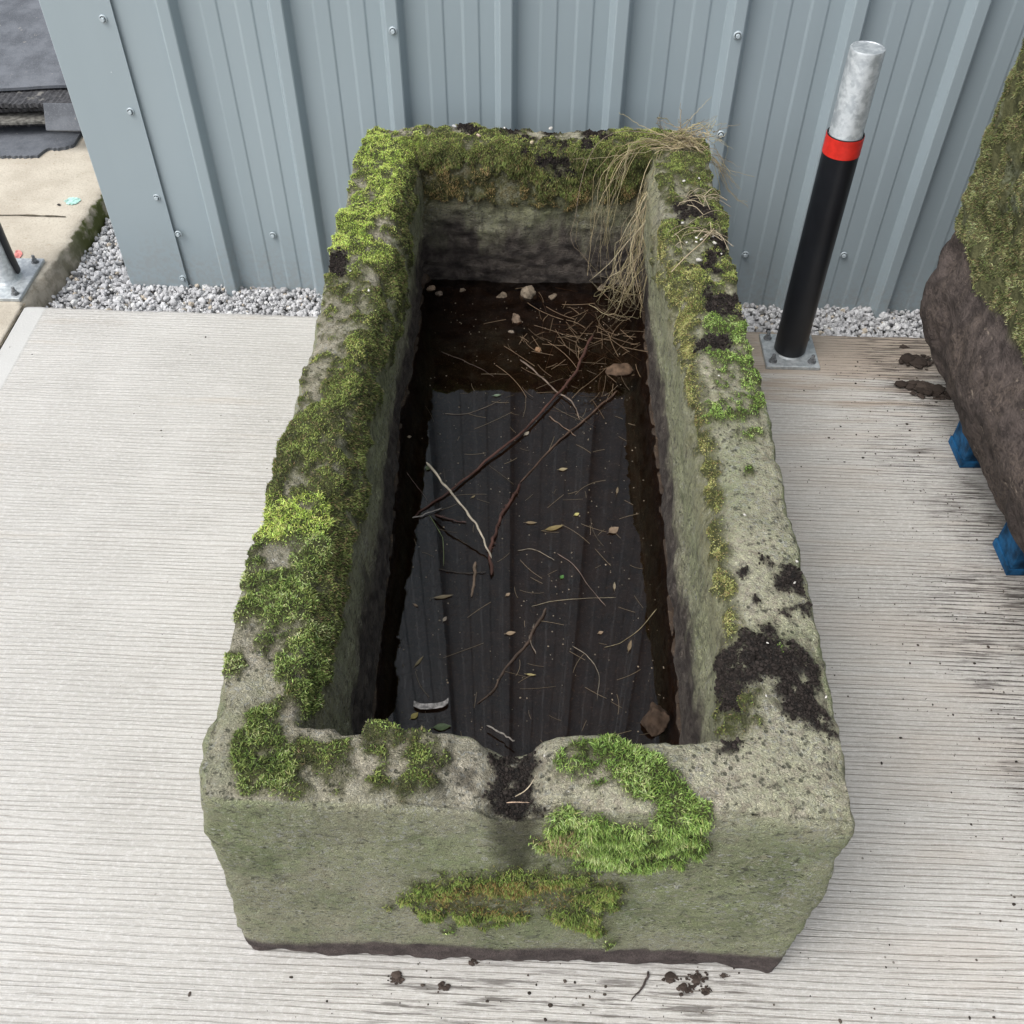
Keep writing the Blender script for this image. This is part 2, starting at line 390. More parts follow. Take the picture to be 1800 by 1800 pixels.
# paint spots on the tan slab
def spot(name, pts, z, col, seed, label, n=60):
    P = curve(list(pts) + [pts[0]], n + 1)[:-1]; c = P.mean(0); d = P - c
    P = c + d * (1 + 0.16 * vnoise(np.stack([np.arange(n) * 0.7, np.zeros(n) + seed, np.zeros(n)], -1), seed))[:, None]
    V = np.vstack([[*c, z], np.c_[P, np.full(n, z)]]); T = [[0, 1 + k, 1 + (k + 1) % n] for k in range(n)]
    return tag(link(name, mesh_np(name, V, [T], False), mat_simple(name + '_m', col, 0.7, var=0.25, scale=90)), label, 'paint mark')
spot('paint_spot', [atz(*q)[:2] for q in ((113, 355), (122, 349), (137, 349), (141, 354), (131, 360), (118, 360))], 0.003, (0.40, 0.66, 0.58), 3, 'mint green paint spot on the tan concrete slab')
spot('paint_spot', [atz(*q)[:2] for q in ((28, 441), (36, 442), (39, 450), (32, 456), (26, 450))], 0.003, (0.62, 0.22, 0.20), 5, 'faint red paint smudge on the tan slab behind the left bollard plate')
sh = mat_simple('hole_m', (0.04, 0.035, 0.03), 0.9)
spot('drill_hole', [atz(*q)[:2] for q in ((100, 361), (104, 359), (107, 361), (104, 363))], 0.003, (0.035, 0.03, 0.025), 8, 'small dark drill hole beside the mint paint spot').data.materials[0] = sh

# ------------------------------------------------------------------ metal wall
wall = empty('metal_wall', (0, WD, -0.14), math.atan(WT))
tag(wall, 'tall blue grey ribbed metal wall standing behind the stone trough', 'wall')
cw = math.cos(math.atan(WT))
WH = 6.5
def prof():
    pts = [(-1.03, 0.0)]
    k = -4
    x0 = -0.0045
    p = 0.2805
    for k in range(-3, 26):
        e = x0 + k * p                       # right edge of the crown
        for sgn in (0,):
            pts += [(e - 0.044, 0), (e - 0.031, 0.033), (e, 0.033), (e + 0.012, 0)]
            for s0 in (0.066, 0.154):
                pts += [(e + s0, 0), (e + s0 + 0.004, 0.0028), (e + s0 + 0.041, 0.0028), (e + s0 + 0.0435, 0)]
    pts = [q for q in pts if q[0] >= -1.03]
    return pts
pp = prof()
# round the folds a little
P2 = []
for k, (x, d) in enumerate(pp):
    if 0 < k < len(pp) - 1:
        for other in (pp[k - 1], pp[k + 1]):
            l = math.hypot(other[0] - x, other[1] - d); f = min(0.0022, 0.3 * l) / l
            P2.append((x + (other[0] - x) * f, d + (other[1] - d) * f))
    else: P2.append((x, d))
zz = [0.0, WH]
V = np.array([[(x / cw, -d, z) for x, d in P2] for z in zz])
cl = link('cladding_sheet', mesh_np('cladding_sheet', V, [grid_faces(2, len(P2))], False), CLAD, wall)
bm = bmesh.new()                                   # folded corner flashing
cx = -1.181
fl = [(-1.0, -0.0085), (-1.0, -0.0105), (cx + 0.003, -0.0105), (cx, -0.0075), (cx, 0.16), (cx + 0.0015, 0.16), (cx + 0.0015, -0.006), (-1.0, -0.0085)]
V = np.array([[(x / cw, d, z) for x, d in fl] for z in (0.02, WH)])
flo = link('corner_flashing', mesh_np('corner_flashing', V, [grid_faces(2, len(fl))], False), CLAD, wall); flo['label'] = 'flat folded corner flashing'
bm = bmesh.new(); add_box(bm, (cx + 0.02 + 4.5, 4.2, WH / 2), (9.0, 8.2, WH - 0.02)); bm_obj('wall_core', bm, CLAD, wall)
SCR = [(182, 33, 0), (230, 196, 0), (276, 347, 0), (314, 411, 0), (322, 489, 0), (480, 413, 1), (692, 54, 2), (1298, 62, 2), (1268, 236, 2), (1310, 447, 1), (1483, 448, 1)]
SM = mat_simple('screw_head', (0.42, 0.48, 0.51), 0.5, 0.15, 0.4, 0.1)
sc0 = None
for (px, py, typ) in SCR:
    q = atwall(px, py); off = (0.0105, 0.003, 0.033)[typ]
    if sc0 is None:
        bm = bmesh.new(); add_lathe(bm, [(0, 0), (0.0105, 0), (0.0105, 0.0015), (0.0085, 0.0035), (0.0078, 0.0035)], 20)
        add_lathe(bm, [(0.0058, 0.003), (0.0058, 0.0078), (0.0048, 0.0092), (0, 0.0092)], 6); bmesh.ops.rotate(bm, cent=(0, 0, 0), matrix=Matrix.Rotation(math.pi / 2, 3, 'X'), verts=bm.verts)
        sc0 = bm_obj('screw', bm, SM, wall); o = sc0
    else:
        o = sc0.copy(); C.objects.link(o); o.parent = wall
    k = 1 - off / 2.6
    d = q * np.array([k, k, 1]); z = CH + (q[2] - CH) * k
    o.location = (q[0] * k / cw, -off, z + 0.14); o.rotation_euler = (0, random.uniform(0, 1), 0)

# ------------------------------------------------------------------ gravel
def gravel():
    temps = []
    for k in range(14):
        V, T = rock(2 if k < 7 else 1, (1, 1, 1), 100 + k, 0.22, 9); temps.append((V, T))
    spots = []
    for lay, z0, den in ((0, -0.086, 1.0), (1, -0.074, 0.9)):
        n = int(8200 * den)
        x = rng.uniform(-1.20, 1.75, n); e = edge_y(x); wy = WD + WT * x; t = rng.uniform(0, 1, n)
        spots += [(a, b + 0.012 + (c - b + 0.03) * d, z0) for a, b, c, d in zip(x, e, wy, t)]
        n = int(4800 * den); y = rng.uniform(2.40, 5.2, n); a0 = KX(y); x = a0 + 0.015 + (-1.185 - a0) * rng.uniform(0, 1, n)
        spots += [(a, b, z0) for a, b in zip(x, y)]
    mg = Merge()
    for (x, y, z) in spots:
        V, T = temps[rng.integers(len(temps))]
        s = rng.lognormal(math.log(0.0070), 0.30); s = min(s, 0.015); sc = s * rng.uniform(0.7, 1.15, 3)
        q = rng.normal(size=4); q /= np.linalg.norm(q); a, b, c, d = q
        Rm = np.array([[1 - 2 * (c * c + d * d), 2 * (b * c - a * d), 2 * (b * d + a * c)], [2 * (b * c + a * d), 1 - 2 * (b * b + d * d), 2 * (c * d - a * b)], [2 * (b * d - a * c), 2 * (c * d + a * b), 1 - 2 * (b * b + c * c)]])
        g = rng.uniform(0.38, 0.60) * (1 if rng.random() > 0.10 else 0.7); col = np.array([g, g * 1.0, g * 1.015])
        if rng.random() < 0.05: col = np.array([g, g * 0.88, g * 0.72])
        if rng.random() < 0.06: col = np.array([0.66, 0.66, 0.65])
        mg.add((V * sc) @ Rm.T + (x, y, z + rng.uniform(-0.004, 0.008)), [T], col)
    tag(link('gravel', mg.mesh('gravel', False), STONE_V), 'pale grey gravel strip along the foot of the metal wall', 'gravel', kind='stuff')
    sheet('gravel_bed', [(-1.8, 2.2), (8, 1.8), (8, 9), (-1.8, 9)], -0.095, mat_simple('gravel_bed_m', (0.25, 0.25, 0.245), 0.95, var=0.3, scale=90))
gravel()

# ------------------------------------------------------------------ stone trough
RIM, ZW = 0.5422, 0.165
outer_px = dict(
    left=[(648, 228), (628, 264), (614, 308), (592, 400), (567, 494), (542, 603), (521, 667), (512, 720), (480, 810), (467, 867), (458, 913), (442, 947), (430, 990), (410, 1070), (395, 1133), (378, 1207), (374, 1247), (358, 1267), (349, 1310), (340, 1400)],
    front=[(340, 1402), (400, 1407), (700, 1420), (900, 1428), (1250, 1436), (1405, 1446), (1518, 1455)],
    right=[(1518, 1455), (1505, 1375), (1491, 1301), (1475, 1227), (1453, 1144), (1433, 1067), (1412, 981), (1390, 892), (1367, 794), (1348, 701), (1325, 628), (1305, 544), (1292, 455), (1278, 378), (1253, 305), (1247, 261), (1236, 244)],
    back=[(1236, 244), (1200, 232), (1100, 230), (960, 226), (860, 220), (700, 221), (648, 228)])
inner_px = dict(
    left=[(728, 266), (712, 311), (695, 360), (690, 410), (680, 467), (670, 528), (655, 570), (633, 650), (612, 730), (603, 787), (597, 843), (580, 933), (570, 983), (560, 1050), (547, 1130), (528, 1217), (518, 1268)],
    front=[(518, 1268), (597, 1271), (653, 1267), (713, 1275), (757, 1278), (800, 1274), (847, 1280), (880, 1292), (905, 1296), (931, 1294), (970, 1286), (1009, 1282), (1133, 1287), (1211, 1291), (1300, 1292)],
    right=[(1300, 1292), (1306, 1200), (1306, 1121), (1295, 1060), (1278, 970), (1258, 833), (1243, 740), (1225, 672), (1215, 600), (1197, 528), (1180, 467), (1168, 411), (1155, 340), (1148, 268)],
    back=[(1148, 268), (1000, 266), (850, 264), (728, 266)])
water_w = dict(
    left=[(-0.244, 2.285), (-0.246, 1.96), (-0.262, 1.72), (-0.252, 1.45), (-0.250, 1.2), (-0.247, 0.98), (-0.247, 0.72)],
    front=[(-0.247, 0.72), (0.0, 0.70), (0.300, 0.70)],
    right=[(0.300, 0.70), (0.298, 0.92), (0.312, 1.15), (0.322, 1.45), (0.328, 1.75), (0.336, 2.0), (0.346, 2.27)],
    back=[(0.346, 2.27), (0.05, 2.276), (-0.244, 2.285)])
NL, NS = 300, 150
cnt = dict(left=NL, front=NS, right=NL, back=NS)
order = ('left', 'front', 'right', 'back')
def loop(d, f): return np.concatenate([resample(np.array([f(p) for p in d[k]]), cnt[k]) for k in order])
Ou = loop(outer_px, lambda p: atz(*p, RIM)[:2]); In = loop(inner_px, lambda p: atz(*p, RIM)[:2]); Wa = loop(water_w, lambda p: np.array(p))
side = np.concatenate([np.full(cnt[k], i) for i, k in enumerate(order)])
NC = len(Ou)
# soften the corners of the outer loop a touch
def smooth_loop(L, n):
    for _ in range(n): L = 0.5 * L + 0.25 * (np.roll(L, 1, 0) + np.roll(L, -1, 0))
    return L
Ou, In, Wa = smooth_loop(Ou, 6), smooth_loop(In, 8), smooth_loop(Wa, 30)
Ob = Ou.copy()
frontness = sstep(1.3, 0.6, Ou[:, 1])
Ob[:, 0] -= 0.040 * frontness * sstep(-0.2, -0.38, Ou[:, 0])
rows, rtag = [], []
def ring(xy, z, t): rows.append(np.c_[xy, np.broadcast_to(z, NC)]); rtag.append(t)
ro, ri = 0.016, 0.020
inw = In - Ou; inw /= np.linalg.norm(inw, axis=1, keepdims=True)
for z in np.linspace(0, RIM - ro, 66): ring(Ob + (Ou - Ob) * (z / RIM), z, 0)
for a in np.linspace(0, math.pi / 2, 6)[1:]: ring(Ou + inw * ro * (1 - math.cos(a)), RIM - ro + ro * math.sin(a), 1 if a > 0.7 else 0)
for t in np.linspace(0, 1, 30)[1:-1]: ring((Ou + inw * ro) * (1 - t) + (In - inw * ri) * t, RIM, 1)
for a in np.linspace(0, math.pi / 2, 6)[:-1]: ring(In - inw * ri * (1 - math.sin(a)), RIM - ri + ri * math.cos(a), 1 if a < 1.0 else 2)
zs = np.linspace(RIM - ri, 0.06, 62)
lr = np.isin(side, (0, 2)).astype(float)[:, None]
for z in zs:
    k = (RIM - z) / (RIM - ZW)
    ledge = 0.016 * sstep(RIM - 0.02, RIM - 0.055, z) * (1 - sstep(0.3, 0.8, k))
    ring(In + (Wa - In) * k + inw * ledge * lr, z, 2)
V = np.array(rows); rtag = np.array(rtag); NR = len(V)
TG = np.broadcast_to(rtag[:, None], (NR, NC)); SD = np.broadcast_to(side[None], (NR, NC))
# spout notch worn into the front rim
nx = atz(905, 1350, RIM)[0]
isf = (SD == 1) & (V[..., 1] < 0.75)
tx = (V[..., 0] - nx)
dep = (0.017 * np.exp(-np.abs(tx / 0.036) ** 4) + 0.010 * np.exp(-(tx / 0.09) ** 2)) * sstep(0.80, 0.66, V[..., 1]) * (SD == 1)
V[..., 2] = np.minimum(V[..., 2], RIM - dep + np.minimum(0, (V[..., 2] - RIM) * 0.5))
Nn = grid_normals(V, True)
if (Nn[10, :] * np.c_[-inw, np.zeros(NC)]).sum(1).mean() < 0: Nn = -Nn
# chipping and weathering
PX = proj(V)
lo = fbm(V * 3.2, 21, 3); mid = fbm(V * 14, 31, 3); hi = fbm(V * 55, 41, 3)
amp = np.where(TG == 0, 0.006, np.where(TG == 1, 0.005, 0.006))
D = amp * lo + 0.0042 * mid + 0.0018 * hi
# tool marks on the inner faces
tool = fbm(np.stack([V[..., 0] * 22, V[..., 1] * 16, V[..., 2] * 62], -1), 51, 2)
inn = (TG == 2)
D += np.where(inn, 0.0065 * tool * sstep(RIM - 0.06, RIM - 0.2, V[..., 2]) * np.where(SD == 3, 1.35, 1.1), 0) + np.where(inn & (SD != 3), 0.004 * fbm(np.stack([V[..., 0] * 40, V[..., 1] * 34, V[..., 2] * 20], -1), 52, 3), 0)
# arris wear: outer and inner edges nibbled
edgew = np.exp(-((np.arange(NR) - 69) / 4.0) ** 2)[:, None] + 1.0 * np.exp(-((np.arange(NR) - 102) / 4.0) ** 2)[:, None]
chip = np.clip(fbm(V * 19, 61, 3) + 0.12, 0, 1)
D -= edgew * chip * 0.022
# coarse broken flanks low on the outside, ragged foot
fl = (TG == 0) & (V[..., 2] < 0.47)
D *= np.where((TG == 0) & (SD == 1), 0.55, 1.0)
facet = 1 - 2 * np.abs(fbm(V * 13, 71, 3))
D += np.where(fl, 0.010 * fbm(V * 9, 71, 3) * np.where(SD == 1, 0.3, 0.8), 0) + np.where((TG == 0) & (SD != 1), 0.0045 * (facet - 0.5) + 0.002 * fbm(V * 70, 72, 2), 0) + np.where((TG == 0) & (SD == 1), -0.004 * np.clip(fbm(V * 34, 73, 3) - 0.15, 0, 1) * 4 * 0.5 + 0.0012 * fbm(V * 110, 74, 2), 0)
D -= (TG == 0) * np.where(V[..., 2] < 0.035, (0.035 - V[..., 2]) * 0.12 * (1 + 1.5 * fbm(V * 24, 75, 2)), 0)
V = V + Nn * D[..., None]
foot = 0.010 * np.clip(fbm(V * 11, 77, 3) + 0.3, 0, 1)
V[0, :, 2] = foot[0] * 0.6; V[1, :, 2] = np.maximum(V[1, :, 2], V[0, :, 2] + 0.004)

# --- growth: patches charted on the stone
n_edge = fbm(V * 45, 81, 3); n_cov = fbm(V * 34, 91, 3); n_cov2 = fbm(V * 11, 95, 3)
n_cov3 = fbm(V * 95, 97, 2)
rank_src = 0.60 * n_cov + 0.5 * n_cov2 + 0.30 * n_cov3
FACE = dict(rim=(1,), inner=(2,), out=(0,), rimout=(0, 1), riminner=(1, 2))
REG = [
 # name, polygon, faces, sides, coverage, edge(px), palette, blade length, density per cm2, label
 ('L1', [(635, 215), (745, 205), (742, 300), (705, 345), (700, 420), (690, 470), (560, 480), (600, 330)], 'rim', None, 0.80, 9, 'bright', 0.010, 18),
 ('L2', [(560, 470), (700, 450), (680, 560), (640, 660), (500, 735), (530, 600)], 'rim', None, 0.40, 14, 'mixed', 0.010, 16),
 ('L3', [(500, 700), (645, 640), (615, 760), (605, 880), (440, 960), (470, 830)], 'rim', None, 0.76, 12, 'olive', 0.011, 17),
 ('L4', [(440, 895), (520, 872), (608, 870), (600, 935), (520, 950), (440, 960)], 'rim', None, 0.97, 8, 'bright', 0.014, 18),
 ('L5', [(430, 930), (600, 920), (582, 1000), (575, 1140), (500, 1165), (440, 1150), (470, 1090), (395, 1110)], 'rim', None, 0.70, 12, 'green', 0.014, 16),
 ('L6', [(505, 1120), (580, 1090), (560, 1250), (525, 1265), (510, 1215), (480, 1180)], 'riminner', None, 0.92, 7, 'green', 0.015, 16),
 ('L7', [(392, 1150), (425, 1140), (433, 1165), (418, 1185), (392, 1185)], 'rimout', None, 0.95, 5, 'green', 0.013, 16),
 ('LI', [(745, 250), (720, 330), (712, 440), (705, 540), (675, 650), (640, 780), (630, 900), (610, 1010), (590, 1130), (560, 1250), (500, 1250), (560, 1000), (600, 800), (650, 560), (690, 330), (715, 250)], 'riminner', (0,), 0.80, 8, 'dark', 0.013, 16),
 ('FC', [(480, 1228), (513, 1235), (500, 1262), (492, 1300), (515, 1310), (524, 1345), (510, 1405), (424, 1392), (402, 1320), (433, 1258)], 'rim', None, 0.88, 9, 'green', 0.017, 18),
 ('FX', [(500, 1300), (567, 1303), (633, 1275), (667, 1281), (767, 1298), (785, 1325), (760, 1377), (722, 1405), (700, 1417), (687, 1395), (643, 1380), (660, 1345), (667, 1330), (627, 1317), (592, 1325), (618, 1357), (590, 1390), (555, 1362), (540, 1345), (527, 1362), (550, 1390), (505, 1400), (505, 1340)], 'rim', None, 0.72, 9, 'mossy', 0.011, 17),
 ('FR', [(1005, 1310), (1065, 1298), (1110, 1308), (1160, 1318), (1188, 1345), (1208, 1385), (1243, 1420), (1254, 1450), (1237, 1492), (1200, 1512), (1150, 1527), (1100, 1527), (1040, 1517), (985, 1502), (943, 1480), (960, 1450), (975, 1415), (1000, 1418), (1040, 1435), (1090, 1440), (1140, 1450), (1150, 1420), (1110, 1395), (1080, 1382), (1040, 1374), (1000, 1358), (972, 1367), (985, 1335)], 'rimout', (1,), 0.90, 10, 'grass', 0.019, 21),
 ('FW', [(680, 1580), (740, 1553), (800, 1539), (860, 1531), (950, 1524), (1010, 1529), (1085, 1544), (1108, 1556), (1090, 1572), (1080, 1592), (1060, 1602), (1062, 1637), (1020, 1627), (960, 1610), (900, 1617), (850, 1630), (800, 1612), (740, 1600)], 'out', (1,), 0.84, 9, 'wedge', 0.016, 20),
 ('FD', [(1062, 1652), (1085, 1648), (1080, 1662), (1066, 1662)], 'out', (1,), 0.9, 3, 'grass', 0.009, 12),
 ('FE', [(770, 1628), (795, 1622), (800, 1640), (780, 1645)], 'out', (1,), 0.6, 4, 'grass', 0.009, 12),
 ('BK', [(630, 205), (1250, 205), (1262, 290), (1148, 285), (728, 280), (650, 275)], 'rim', (3,), 0.68, 8, 'mixed', 0.011, 17),
 ('BI', [(722, 255), (1150, 255), (1150, 320), (1090, 335), (1040, 332), (1000, 345), (960, 340), (930, 325), (880, 300), (830, 290), (780, 292), (722, 300)], 'riminner', (3,), 0.97, 9, 'dark', 0.017, 18),
 ('BO', [(720, 280), (1152, 280), (1150, 345), (1080, 352), (1010, 360), (960, 352), (880, 350), (800, 345), (720, 348)], 'inner', (3,), 0.60, 12, 'ochre', 0.009, 13),
 ('R1', [(1150, 235), (1270, 235), (1300, 420), (1165, 430)], 'rim', None, 0.72, 10, 'olive', 0.010, 16),
 ('R2', [(1170, 400), (1310, 400), (1318, 560), (1190, 560)], 'rim', None, 0.68, 10, 'mixed', 0.010, 16),
 ('R3', [(1185, 455), (1235, 470), (1230, 560), (1220, 690), (1190, 560)], 'riminner', None, 0.82, 8, 'yellow', 0.011, 17),
 ('R4', [(1240, 540), (1320, 540), (1352, 710), (1300, 748), (1240, 742), (1228, 640)], 'rim', None, 0.72, 9, 'grass', 0.010, 17),
 ('R5', [(1285, 760), (1340, 752), (1340, 778), (1320, 785), (1290, 775)], 'rim', None, 0.5, 5, 'grass', 0.009, 15),
 ('R6', [(1304, 822), (1322, 822), (1322, 838), (1306, 838)], 'rim', None, 1.0, 3, 'grass', 0.009, 18),
 ('RI', [(1160, 400), (1195, 470), (1215, 560), (1240, 700), (1262, 850), (1282, 980), (1298, 1110), (1285, 1140), (1262, 1000), (1240, 850), (1212, 700), (1185, 560), (1155, 430)], 'riminner', (2,), 0.90, 9, 'yellow', 0.007, 22),
 ('RC', [(1300, 1215), (1345, 1200), (1365, 1240), (1320, 1285), (1275, 1288), (1268, 1235)], 'riminner', None, 0.50, 10, 'dark', 0.008, 16),
 ('RD', [(1352, 1133), (1376, 1131), (1382, 1150), (1360, 1158)], 'rim', None, 1.0, 3, 'grass', 0.009, 16),
 ('CB', [(1280, 1300), (1300, 1302), (1298, 1322), (1284, 1325)], 'rim', None, 0.9, 3, 'grass', 0.009, 14),
]
PAL = {  # (colour, weight)
 'bright': [((0.20, 0.255, 0.055), 3), ((0.28, 0.33, 0.095), 3), ((0.115, 0.150, 0.036), 3), ((0.23, 0.22, 0.09), 1), ((0.05, 0.058, 0.022), 1.2)],
 'mixed': [((0.15, 0.185, 0.048), 3), ((0.235, 0.255, 0.088), 2.2), ((0.075, 0.095, 0.028), 3), ((0.14, 0.115, 0.055), 1.3), ((0.04, 0.042, 0.02), 1.5)],
 'olive': [((0.105, 0.130, 0.038), 3), ((0.17, 0.20, 0.060), 3), ((0.06, 0.072, 0.026), 3), ((0.12, 0.10, 0.05), 1.5), ((0.035, 0.035, 0.02), 1.5)],
 'green': [((0.110, 0.150, 0.040), 3), ((0.19, 0.235, 0.080), 3), ((0.062, 0.085, 0.026), 2), ((0.26, 0.28, 0.14), 1.2), ((0.035, 0.04, 0.02), 1.5)],
 'grass': [((0.115, 0.175, 0.042), 3), ((0.19, 0.26, 0.078), 3), ((0.062, 0.092, 0.024), 2), ((0.27, 0.31, 0.14), 1), ((0.04, 0.045, 0.02), 1)],
 'mossy': [((0.085, 0.115, 0.03), 3), ((0.15, 0.185, 0.055), 2.5), ((0.045, 0.055, 0.02), 3), ((0.10, 0.085, 0.045), 1.5), ((0.03, 0.03, 0.02), 1.5)],
 'dark': [((0.068, 0.082, 0.025), 3), ((0.115, 0.135, 0.042), 2.5), ((0.038, 0.042, 0.018), 2.5), ((0.10, 0.08, 0.04), 1.5)],
 'ochre': [((0.15, 0.115, 0.05), 3), ((0.10, 0.09, 0.04), 3), ((0.21, 0.155, 0.07), 2), ((0.05, 0.045, 0.025), 1.5)],
 'yellow': [((0.17, 0.175, 0.062), 3), ((0.25, 0.245, 0.105), 2.5), ((0.10, 0.10, 0.035), 3), ((0.16, 0.12, 0.06), 1), ((0.045, 0.045, 0.022), 1.2)],
 'wedge': [((0.10, 0.14, 0.034), 3), ((0.155, 0.195, 0.052), 3), ((0.058, 0.075, 0.022), 2.4), ((0.16, 0.14, 0.06), 1), ((0.04, 0.04, 0.02), 1.2)],
}
moss = np.zeros((NR, NC)); film = np.zeros((NR, NC)); masks = {}
for (nm, poly, faces, sides, cov, edge, pal, ln, den) in REG:
    okm = np.isin(TG, FACE[faces])
    if sides is not None: okm = okm & np.isin(SD, sides)
    sd = polysd(PX, poly)
    okm &= sd > -4 * edge
    # only the faces turned to the photograph carry the charted patches
    okm &= ((CO - V) * Nn).sum(-1) > 0
    if not okm.any(): continue
    th = np.quantile(rank_src[okm & (sd > 0)], 1 - cov) if (okm & (sd > 0)).any() and cov < 1 else -9
    m = sstep(-0.6 * edge, 0.6 * edge, sd + n_edge * edge * 2.2) * sstep(th - 0.13, th + 0.15, rank_src) * okm
    film = np.maximum(film, sstep(-2.2 * edge, 0.8 * edge, sd + n_edge * edge * 2.2) * sstep(th - 0.42, th + 0.05, rank_src) * okm * (0.5 if pal in ('grass',) else 0.8))
    if nm == 'FW': m *= 1 - 0.75 * sstep(-4, 8, polysd(PX, [(760, 1578), (850, 1560), (900, 1572), (960, 1556), (1010, 1566), (1000, 1590), (930, 1600), (850, 1598)]) + n_edge * 8)
    masks[nm] = m; moss = np.maximum(moss, m)
SOILP = [
 ([(872, 1288), (936, 1288), (938, 1345), (930, 1390), (940, 1430), (915, 1448), (895, 1440), (872, 1420), (852, 1395), (868, 1360)], (0, 1, 2), 7),
 ([(1305, 1110), (1328, 1100), (1348, 1088), (1371, 1100), (1367, 1122), (1410, 1137), (1433, 1160), (1445, 1178), (1430, 1200), (1412, 1193), (1430, 1222), (1457, 1253), (1486, 1283), (1472, 1297), (1418, 1277), (1387, 1257), (1371, 1246), (1380, 1225), (1350, 1200), (1310, 1200), (1290, 1250), (1272, 1250), (1268, 1160)], (1, 2), 8),
 ([(1371, 993), (1394, 995), (1414, 1012), (1422, 1024), (1414, 1049), (1391, 1040), (1363, 1040), (1359, 1020)], (1,), 6),
 ([(1359, 1071), (1390, 1068), (1424, 1060), (1420, 1080), (1387, 1092), (1362, 1085)], (1,), 6),
 ([(1255, 1300), (1300, 1293), (1298, 1322), (1282, 1328), (1262, 1320)], (1,), 5),
 ([(1190, 362), (1225, 352), (1262, 372), (1255, 388), (1195, 386)], (1,), 6),
 ([(1205, 405), (1285, 405), (1295, 470), (1215, 480)], (1,), 14),
 ([(860, 212), (1060, 215), (1060, 262), (940, 268), (850, 255)], (1,), 16),
 ([(935, 268), (1010, 268), (1000, 300), (960, 305)], (1, 2), 8),
 ([(1235, 515), (1300, 520), (1308, 560), (1240, 560)], (1,), 10),
 ([(1222, 595), (1290, 598), (1295, 618), (1225, 620)], (1,), 9),
 ([(800, 225), (835, 225), (835, 242), (802, 242)], (1,), 5),
 ([(575, 455), (610, 450), (612, 480), (580, 480)], (1,), 8),
 ([(1296, 1000), (1312, 998), (1314, 1012), (1298, 1012)], (1,), 2), ([(1335, 985), (1355, 985), (1355, 998), (1335, 998)], (1,), 4), ([(1322, 1050), (1336, 1050), (1336, 1064), (1322, 1064)], (1,), 2),
]
soil = np.zeros((NR, NC))
for poly, fc, edge in SOILP:
    sd = polysd(PX, poly); ok = np.isin(TG, fc) & (((CO - V) * Nn).sum(-1) > 0)
    m = sstep(-0.5 * edge, 0.6 * edge, sd + n_edge * edge * 2.6) * ok
    if edge >= 12: m *= sstep(0.0, 0.16, n_cov)
    m = m * sstep(-0.50, -0.18, n_cov + 0.35 * fbm(V * 90, 105, 2))
    soil = np.maximum(soil, m)
moss_only = moss * (1 - 0.9 * soil)
for k in masks: masks[k] = masks[k] * (1 - (0.4 if k == 'RD' else 0.93) * soil)
V = V + Nn * (moss_only * (0.003 + 0.012 * np.clip(0.5 + 0.9 * fbm(V * 26, 101, 3), 0, 1)) + soil * (0.001 + 0.005 * (0.5 + 0.5 * fbm(V * 70, 103, 2))))[..., None]
# surface attributes
z = V[..., 2]
algae = np.where(TG == 0, np.clip(0.75 + 0.8 * lo + 0.3 * mid, 0, 1), 0.0)
algae = np.where(TG == 1, np.clip(0.30 + 0.8 * n_cov2, 0, 1) * 0.6, algae)
tin = (RIM - z) / (RIM - ZW)
algae = np.where(TG == 2, np.exp(-((tin - 0.36) / 0.30) ** 2) * np.clip(0.75 + 0.9 * fbm(V * 5, 111, 3), 0, 1), algae)
algae = np.where((TG == 2) & (SD == 3), algae * 0.6, algae)
wet = np.where(TG == 2, sstep(np.where(SD == 3, 0.40, 0.50), np.where(SD == 3, 0.70, 0.76), tin + 0.16 * fbm(V * np.array([4, 4, 7]), 121, 3) + 0.20 * fbm(V * np.array([26, 26, 8]), 122, 3)), 0)
raw = np.where(TG == 0, sstep(0.080, 0.060, z + 0.022 * fbm(V * 8, 131, 3) + np.where(SD == 1, -0.012 * (V[..., 0] - 0.0) / 0.4, 0)), 0)
lich = np.where(TG == 1, sstep(-0.1, 0.15, V[..., 0] - 0.02) * np.clip(0.8 + 0.4 * mid, 0, 1), np.where(TG == 0, 0.35, 0))
ochre = np.zeros((NR, NC))
damp = np.zeros((NR, NC))
sd = polysd(PX, [(845, 1425), (955, 1425), (950, 1480), (935, 1540), (900, 1545), (870, 1500)]); damp = np.maximum(damp, sstep(-22, 22, sd + n_edge * 22) * (SD == 1) * (TG <= 1) * 0.95)
sd = polysd(PX, [(780, 1298), (845, 1310), (862, 1380), (850, 1402), (790, 1396), (755, 1380)]); damp = np.maximum(damp, sstep(-12, 14, sd + n_edge * 30) * sstep(-0.12, 0.2, n_cov) * (TG == 1) * 0.7)
for poly, fc, edge in SOILP[:9]:
    sd = polysd(PX, poly); damp = np.maximum(damp, sstep(-2.6 * edge, 0.5 * edge, sd + n_edge * edge * 3.2) * np.isin(TG, fc) * sstep(-0.35, 0.1, n_cov3 + n_cov) * 0.75)
damp = np.where(TG == 2, damp * 0.8, damp)
sd = polysd(PX, [(740, 1582), (760, 1568), (850, 1556), (905, 1566), (910, 1592), (850, 1602), (780, 1595)]); ochre = np.maximum(ochre, sstep(-6, 8, sd + n_edge * 12) * (TG == 0) * (SD == 1))
ochre = np.maximum(ochre, sstep(0.05, 0.15, tin) * sstep(0.40, 0.12, tin + 0.25 * n_cov2) * (TG == 2) * np.isin(SD, (0, 2)) * np.clip(0.5 + 1.2 * n_cov2, 0, 1) * 0.8)
ochre = np.maximum(ochre, sstep(0.06, 0.16, tin) * sstep(0.66, 0.25, tin + 0.25 * n_cov2) * (TG == 2) * (SD == 3) * 0.9)
